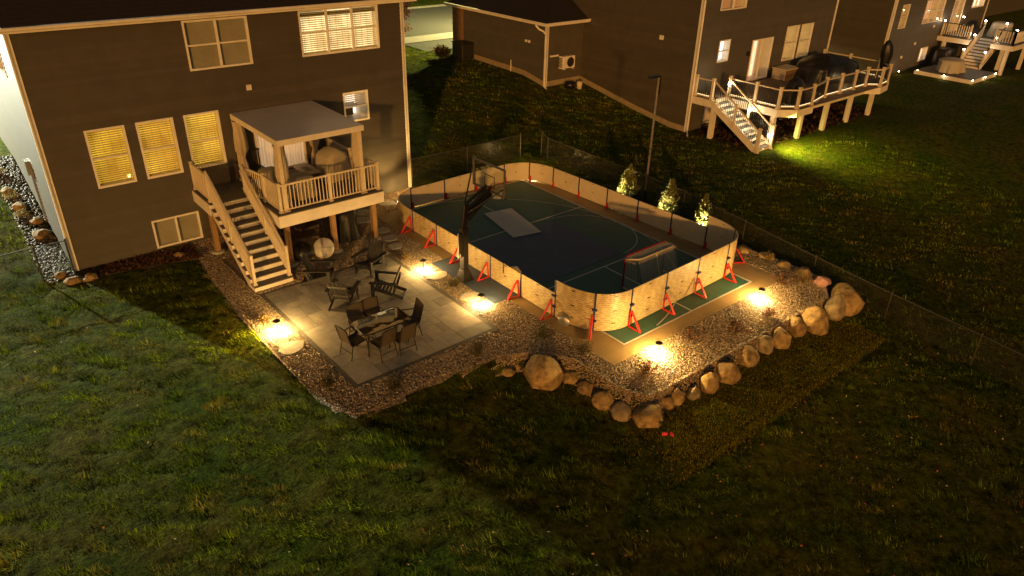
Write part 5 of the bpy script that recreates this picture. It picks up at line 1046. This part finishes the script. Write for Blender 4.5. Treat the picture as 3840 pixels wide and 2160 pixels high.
# its deck
d2 = thing('deck', 'neighbouring deck with white railing, black balusters and lit stairs', 'deck', (33, 18, 0)); Z2 = 1.75
DP = [(28.08,20.55),(28.08,19.45),(29.2,19.45),(29.2,16.75),(29.9,16.2),(31.2,16.2),(31.2,16.6),(36.7,16.6),(37.3,16.1),(38.5,16.3),(39.3,17.2),(39.3,20.55)]
MB().prism(DP, Z2-.05, Z2-.002).build('deck_slab', M_DECK, d2)
P2 = np.array(DP); y = 16.15
while y < 20.5:
    q = np.linspace(28, 39.4, 800); ins = seg_dist(np.column_stack([q, np.full(800, y+.07)]), P2) < 0
    if ins.any(): bxo('deck_board', q[ins][0]+.02, q[ins][-1]-.02, y+.004, y+.146, Z2-.001, Z2+.012, M_DECK2, d2)
    y += .15
for a, b in zip(DP[:-1], DP[1:]):
    if abs(a[1]-20.55) < .01 and abs(b[1]-20.55) < .01: continue
    MB().bar((a[0], a[1], Z2-.17), (b[0], b[1], Z2-.17), .03, .33).build('fascia_board', M_FASC, d2)
for (x, y) in ((28.2, 19.3), (29.35, 16.95), (31.6, 16.9), (33.84, 16.9), (36.2, 16.95), (38.45, 16.95)): MB().box(x-.1, x+.1, y-.1, y+.1, tz(x, y)-.05, Z2-.06).build('support_post', M_FASC, d2)
bm3 = bal_mesh(M_BLACK, .02, .74)
def led(parent, p, q): MB().bar(p, q, .02, .012).build('led_strip', M_LED, parent)
RP = [(28.16,20.45),(28.16,19.52),None,(29.28,19.4),(29.28,18.0),(29.28,16.8),(29.95,16.28),(31.12,16.28),(32.9,16.68),(34.3,16.68),(35.6,16.68),(36.75,16.68),(37.35,16.2),(38.45,16.38),(39.2,17.25),(39.2,18.9),(39.2,20.4)]
prev = None
for p in RP:
    if p is None: prev = None; continue
    post(d2, p[0], p[1], Z2+.01, .91, .115, M_RAIL)
    if prev:
        a = Vector((prev[0], prev[1], Z2)); b = Vector((p[0], p[1], Z2)); rail_run(d2, a, b, .83, M_RAIL, M_BLACK, bm3, gap=.115, base=.09, rw=.08)
        u = (b-a).normalized()*.12; led(d2, a+u+Vector((0, 0, .135)), b-u+Vector((0, 0, .135)))
    prev = p
NS2 = 11; r2 = Z2/NS2; y0s, y1s = 16.75, 19.42; rn2 = (y1s-y0s)/(NS2-1)
for k in range(NS2):
    yy = y0s+k*rn2
    bxo('riser', 28.12, 29.12, yy, yy+.02, k*r2, (k+1)*r2-.03, M_FASC, d2)
    if k < NS2-1: bxo('tread', 28.1, 29.14, yy-.02, yy+rn2, (k+1)*r2-.03, (k+1)*r2, M_DECK, d2); MB().lathe([(.002, -.018), (.022, -.01), (.022, .01), (.002, .018)], 8, (28.62, yy-.012, k*r2+.09)).build('step_light', M_LED, d2)
for x in (28.08, 29.14):
    MB().add([(x, y0s-.15, 0), (x, y0s+.2, 0), (x, y1s, Z2-.34), (x, y1s, Z2+.02), (x, y0s-.1, .14), (x+.035, y0s-.15, 0), (x+.035, y0s+.2, 0), (x+.035, y1s, Z2-.34), (x+.035, y1s, Z2+.02), (x+.035, y0s-.1, .14)], [(0,1,2,3,4),(9,8,7,6,5),(0,5,6,1),(1,6,7,2),(2,7,8,3),(3,8,9,4),(4,9,5,0)]).build('stringer', M_FASC, d2)
    sl2 = Z2/(y1s-y0s+.05); zb = lambda y: (y-y0s)*sl2+.1
    post(d2, x+.02, y0s-.02, 0, 1.05, .115, M_RAIL); post(d2, x+.02, 18.1, zb(18.1)-.15, 1.0, .1, M_RAIL); rail_run(d2, (x+.02, y0s, zb(y0s)), (x+.02, y1s, zb(y1s)), .80, M_RAIL, M_BLACK, bal_mesh(M_BLACK, .018, .70), gap=.115, rw=.07)
for (x, y, z, p) in ((29.10, 19.32, Z2+.62, 9), (29.02, 18.02, 1.45, 12), (29.0, 16.8, .62, 14)):
    MB().lathe([(.003, -.08), (.035, -.07), (.045, .05), (.003, .08)], 10, (x, y, z)).build('post_light', M_BULB, d2); lamp_light('lamp', (x-.12, y-.1, z), p, (1, .78, .42), .05, parent=d2)
sp2 = lamp_light('lamp', (29.25, 16.42, 1.38), 1500, (.95, .88, .16), .06, 'SPOT', d2, spot_size=R(130), spot_blend=1); sp2.rotation_euler = Vector((1.3, -1.5, -1.5)).to_track_quat('-Z', 'Y').to_euler()
MB().box(29.2, 29.3, 16.46, 16.6, 1.36, 1.44).build('stair_floodlight', M_BLACK, d2)
for (x, y) in ((28.6, 17.6), (28.6, 18.7)): lamp_light('lamp', (x, y, (y-y0s)*.65+.4), 12, (1, .80, .48), .05, parent=d2)
for (x, y) in ((30.6, 17.2), (33.6, 17.3), (36.2, 17.4), (29.9, 18.9)): lamp_light('lamp', (x, y, Z2+.35), 5, (1, .72, .34), .1, parent=d2)
drape('covered_table_set', 36.85, 18.85, 3.6, 2.3, Z2+.012, .78, M_BLKCOV, 'very large black cover over a table set on the lit neighbouring deck', 'furniture cover', folds=.09, e=.6, dome=.2, ridge=.25, seed=11, rz=-.1)
drape('covered_deck_grill', 30.75, 17.0, .95, .62, Z2+.012, 1.0, M_BLKCOV, 'black cover over a grill at the chamfered deck corner', 'grill', folds=.05, top=.7, dome=.12, seed=12)
bx2 = thing('deck_box', 'brown slatted storage box by the neighbouring patio door', 'deck box', (34.7, 20.1, Z2)); MB().box(34.3, 35.5, 19.6, 20.4, Z2+.014, Z2+.52).build('body', M_BROWNI, bx2); MB().box(34.26, 35.54, 19.56, 20.44, Z2+.525, Z2+.58).build('lid', M_CREAMT, bx2, bevel=.01)
for k in range(6): bxo('slat', 34.285, 34.299, 19.62, 20.38, Z2+.04+k*.08, Z2+.10+k*.08, M_CREAMT, bx2)
um = thing('closed_umbrella', 'closed black patio umbrella at the outer end of the neighbouring deck', 'umbrella', (38.9, 17.0, Z2)); MB().tube([(38.9, 17.0, Z2+.01), (38.9, 17.0, Z2+2.0)], .022, 8).build('pole', M_BLACK, um)
mb = MB(); n = 24
for (r, z, ox) in ((.16, .55, .12), (.27, .9, .14), (.34, 1.3, .12), (.3, 1.65, .05), (.14, 1.9, 0), (.01, 2.0, 0)):
    for j in range(n): t = 2*math.pi*j/n; rr = r*(1+.13*math.sin(8*t)); mb.v.append((38.9+ox+rr*math.cos(t), 17.0+rr*.75*math.sin(t), Z2+z))
for i in range(5):
    for j in range(n): a = i*n+j; b = i*n+(j+1) % n; mb.f.append((a, b, b+n, a+n))
mb.build('canopy', M_BLKCOV, um, smooth=True)

# ------------------------------------------------------------------ third house
H3Y = 21.0; h3 = thing('house', 'farther taupe house with cap lit deck posts', 'house', (55, H3Y, 0)); b3 = MY(H3Y)
OP3 = [(48.7,49.65,2.83,4.25),(52.0,54.85,2.85,4.3),(52.97,54.1,.37,1.26),(56.4,58.1,1.95,4.05),(59.5,61.6,3.3,4.45)]
siding(h3, b3, 47.8, 62.3, -.1, 7.5, OP3, M_STUCCO, lap=.2)
window(h3, b3, *OP3[0], fill='none', lit=M_LIT_D); wb = window(h3, b3, *OP3[1], cols=3, fill='none', lit=em('dining_room', (.75, .45, .25), .28), depth=.8); window(h3, b3, *OP3[2], cols=2, split=None, fill='none', lit=em('basement_glow', (1, .72, .5), .8)); window(h3, b3, *OP3[3], cols=2, split=None, fill='none', lit=M_LIT_D, name='patio_door'); window(h3, b3, *OP3[4], cols=3, fill='none', lit=em('bed_glow', (1, .75, .55), .9))
for (x, z) in ((53.3, 3.45), (53.55, 3.5), (53.75, 3.47)): MB().lathe([(.01, -.06), (.06, 0), (.01, .06)], 8, (x, H3Y+.4, z)).build('chandelier_bulb', M_LED, h3)
bxm('inner_light', b3, 53.35, 53.6, -.75, -.7, 3.75, 4.2, M_LIT_P, h3)
for (u) in (47.7, 62.28): bxm('corner_trim', b3, u, u+.12, -.05, .05, -.1, 7.5, M_TRIM, h3)
s3 = MX(47.7); siding(h3, s3, H3Y+.08, 36, -.1, 7.5, [], M_SIDE, lap=.2); bxm('corner_trim', s3, H3Y-.05, H3Y+.1, -.04, .05, -.1, 7.5, M_TRIM, h3); bxo('upper_floor', 47.8, 62.3, H3Y+.3, 36, 7.3, 7.4, M_ROOF, h3); bxo('upper_floor', H2X0+.1, H2X1-.1, H2Y+.3, 36, 7.1, 7.19, M_ROOF, h2)
for (u, z) in ((51.7, 1.6), (53.9, 2.5), (50.2, .9)): bxm('wall_vent', b3, u, u+.15, .02, .1, z, z+.15, M_TRIM, h3)
d3 = thing('deck', 'distant two level deck with lit post caps', 'deck', (57, 18.5, 0)); Z3 = 1.9
MB().prism([(55.1,20.95),(55.1,18.95),(56.9,18.95),(56.9,17.6),(55.1,17.6),(55.1,16.3),(61,16.3),(61,20.95)], Z3-.06, Z3).build('deck_slab', M_DECK, d3)
for (a, b) in (((55.08,20.95),(55.08,18.95)),((55.08,17.6),(55.08,16.28)),((55.08,16.28),(61,16.28)),((55.1,18.95),(56.9,18.95))): MB().bar((a[0], a[1], Z3-.18), (b[0], b[1], Z3-.18), .04, .3).build('fascia_board', M_FASC, d3)
bm4 = bal_mesh(M_RAIL, .045, .74)
def cap_light(x, y, z, p=5):
    MB().lathe([(.004, -.03), (.055, -.02), (.05, .03), (.004, .045)], 10, (x, y, z)).build('cap_light', M_BULB, d3); lamp_light('lamp', (x-.02, y-.12, z+.06), p, (1, .82, .6), .05, parent=d3)
for (a, b) in (((55.2,20.8),(55.2,19.05)),((55.2,17.5),(55.2,16.4)),((55.2,16.4),(60.9,16.4))):
    post(d3, *a, Z3, .9, .1, M_RAIL, False); post(d3, *b, Z3, .9, .1, M_RAIL, False); rail_run(d3, (*a, Z3), (*b, Z3), .84, M_BLACK, M_RAIL, bm4, gap=.14, base=.08, rw=.1)
for k in range(10):
    x = 54.6+k*.24; bxo('riser', x, x+.02, 17.65, 18.9, .25+k*.165, .25+(k+1)*.165-.03, M_FASC, d3); bxo('tread', x-.02, x+.24, 17.65, 18.9, .25+(k+1)*.165-.03, .25+(k+1)*.165, M_DECK, d3)
for y in (17.62, 18.93):
    MB().bar((54.5, y, .35), (56.95, y, Z3-.0), .04, .28).build('stringer', M_FASC, d3); rail_run(d3, (54.65, y, .40), (56.9, y, Z3), .82, M_BLACK, M_RAIL, bm4, gap=.14, rw=.1)
    for f in (0, .5, 1): xx = 54.65+2.25*f; zz_ = .3+1.6*f; post(d3, xx, y, zz_, 1.0, .1, M_RAIL, False); cap_light(xx, y, zz_+1.04)
for (x, y) in ((55.2, 20.8), (55.2, 16.4), (58, 16.4), (58.2, 20.8)): cap_light(x, y, Z3+.94)
MB().box(50.8, 54.6, 16.6, 20.1, .02, .25).build('ground_platform', M_DECK, d3); MB().box(50.76, 50.799, 16.56, 20.1, .02, .245).box(50.8, 54.6, 16.56, 16.599, .02, .245).build('platform_fascia', M_FASC, d3)
for (x, y) in ((50.9, 20.0), (50.78, 18.3), (50.85, 16.62), (52.6, 16.55), (54.4, 16.6), (49.6, 20.6)): MB().lathe([(.003, -.03), (.04, 0), (.003, .04)], 8, (x-.06, y-.06, .24)).build('step_light', M_BULB, d3); lamp_light('lamp', (x-.15, y-.15, .4), 1.6, (1, .74, .4), .05, parent=d3)
for (x, y) in ((55.3, 16.6), (58.5, 16.6), (55.3, 20.5), (57, 17.4)): MB().box(x-.1, x+.1, y-.1, y+.1, 0, Z3-.07).build('support_post', M_FASC, d3)
drape('covered_round_table', 52.3, 18.6, 1.7, 1.5, .25, .75, M_COVER, 'tan cover over a round table on the distant ground platform', 'furniture cover', folds=.08, e=.95, top=.95, seed=14)
drape('covered_storage', 54.6, 20.0, 1.5, 1.0, .02, 1.2, M_BLKCOV, 'dark covered pile under the distant deck by the wall', 'furniture cover', seed=15)
drape('covered_deck_sofa', 58.2, 18.3, 1.4, 1.2, Z3, .9, M_COVER, 'pale cover over furniture on the distant upper deck', 'furniture cover', seed=16)
h4 = thing('house', 'faint dark house at the far edge with dim windows', 'house', (88, 26, 0)); MB().box(72, 100, 26, 38, -.1, 7).build('wall', M_SIDE, h4)
for k in range(5): bxm('window', MY(26), 74+k*2.3, 75.1+k*2.3, .01, .05, 2.9, 4.2, em('faint_window%d' % k, (.5, .38, .12), .10), h4)

# ------------------------------------------------------------------ street, street lamps, street tree
def strip(name, x0, x1, y0, y1, dz, mat, label):
    n = 12; V = []
    for k in range(n+1):
        yy = y0+(y1-y0)*k/n; z = tz(x0, yy)+dz; V += [(x0, yy, z), (x1, yy, z)]
    o = npmesh(name, np.array(V), np.array([(2*k, 2*k+1, 2*k+3, 2*k+2) for k in range(n)]), mat); return struct(o, label)
strip('road', -90, 160, 43.2, 51.2, .02, M_ASPH, 'grey street beyond the houses'); strip('sidewalk', -90, 160, 39.4, 41.1, .06, M_WALK, 'pale concrete sidewalk along the street'); strip('driveway', 24.2, 33, 36.8, 39.35, .04, M_ASPH, 'dark asphalt drive beside the garage'); strip('driveway', 24.2, 30.5, 41.15, 43.18, .04, M_ASPH, 'dark asphalt apron between sidewalk and street')
MB().box(-90, 160, 51.2, 51.35, 1.45, 1.65).build('kerb', M_WALK); struct(bpy.data.objects['kerb'], 'far kerb of the street')
def street_lamp(x, y, h, label, power, col, cone=0, aim=None):
    z0 = tz(x, y); t = thing('street_lamp', label, 'street lamp', (x, y, z0), 0, 'street lamps'); MB().tube([(x, y, z0), (x, y, z0+h)], [.07, .05], 8).build('pole', M_GALV, t); MB().box(x-.12, x+.5, y-.12, y+.12, z0+h, z0+h+.1).build('lamp_head', M_GALV, t); lamp_light('lamp', (x+.25, y, z0+h-.1), power, col, .25, 'SPOT' if cone else 'POINT', t, **(dict(spot_size=cone, spot_blend=.15) if cone else {}))
    if aim: bpy.context.scene.objects[[c.name for c in t.children if c.type == 'LIGHT'][0]].rotation_euler = (Vector(aim)-Vector((x, y, z0+h))).to_track_quat('-Z', 'Y').to_euler()
street_lamp(-5.2, 46, 7.5, 'street lamp on the road beside the main house', 84000, (.98, 1, .74), R(84), (0, 20, 0)); street_lamp(31.5, 39.9, 6, 'street lamp on the road behind the neighbouring garage', 14000, (1, .86, .30), R(154))
st = thing('maple_tree', 'small street tree with orange pink autumn leaves beside the house corner', 'tree', (20.6, 34.6, tz(20.6, 34.6))); zt_ = tz(20.6, 34.6); g = np.random.default_rng(31)
MB().tube([(20.6, 34.6, zt_-.05), (20.65, 34.6, zt_+1.4), (20.55, 34.7, zt_+2.4)], [.09, .07, .05], 8).build('trunk', M_BARK, st); br = MB(); PS = []
for k in range(26):
    a = g.uniform(0, 6.28); b = np.array([20.6, 34.65, zt_+g.uniform(1.3, 2.4)]); tip = np.array([20.6+1.25*math.cos(a)*g.uniform(.5, 1), 34.65+1.2*math.sin(a)*g.uniform(.5, 1), zt_+g.uniform(1.7, 4.2)]); br.tube([b, (b+tip)/2+g.normal(0, .1, 3), tip], [.03, .02, .006], 4); s = g.uniform(.4, 1.05, 90)[:, None]; PS.append(b*(1-s)+tip*s+g.normal(0, .14, (90, 3)))
br.build('branches', M_BARK, st); V, Fc, col = leaves(np.concatenate(PS), .13, [(.62,.25,.15),(.66,.34,.22),(.52,.19,.12),(.68,.44,.28)], g, 0); npmesh('crown', V, Fc, M_LEAF, col, parent=st)
shrub(23.9, 34.9, .6, .8, YEL, 'golden ornamental grass clump by the storage bin', 91, stems=60, ls=.12, cat='plant', nm='ornamental_grass')
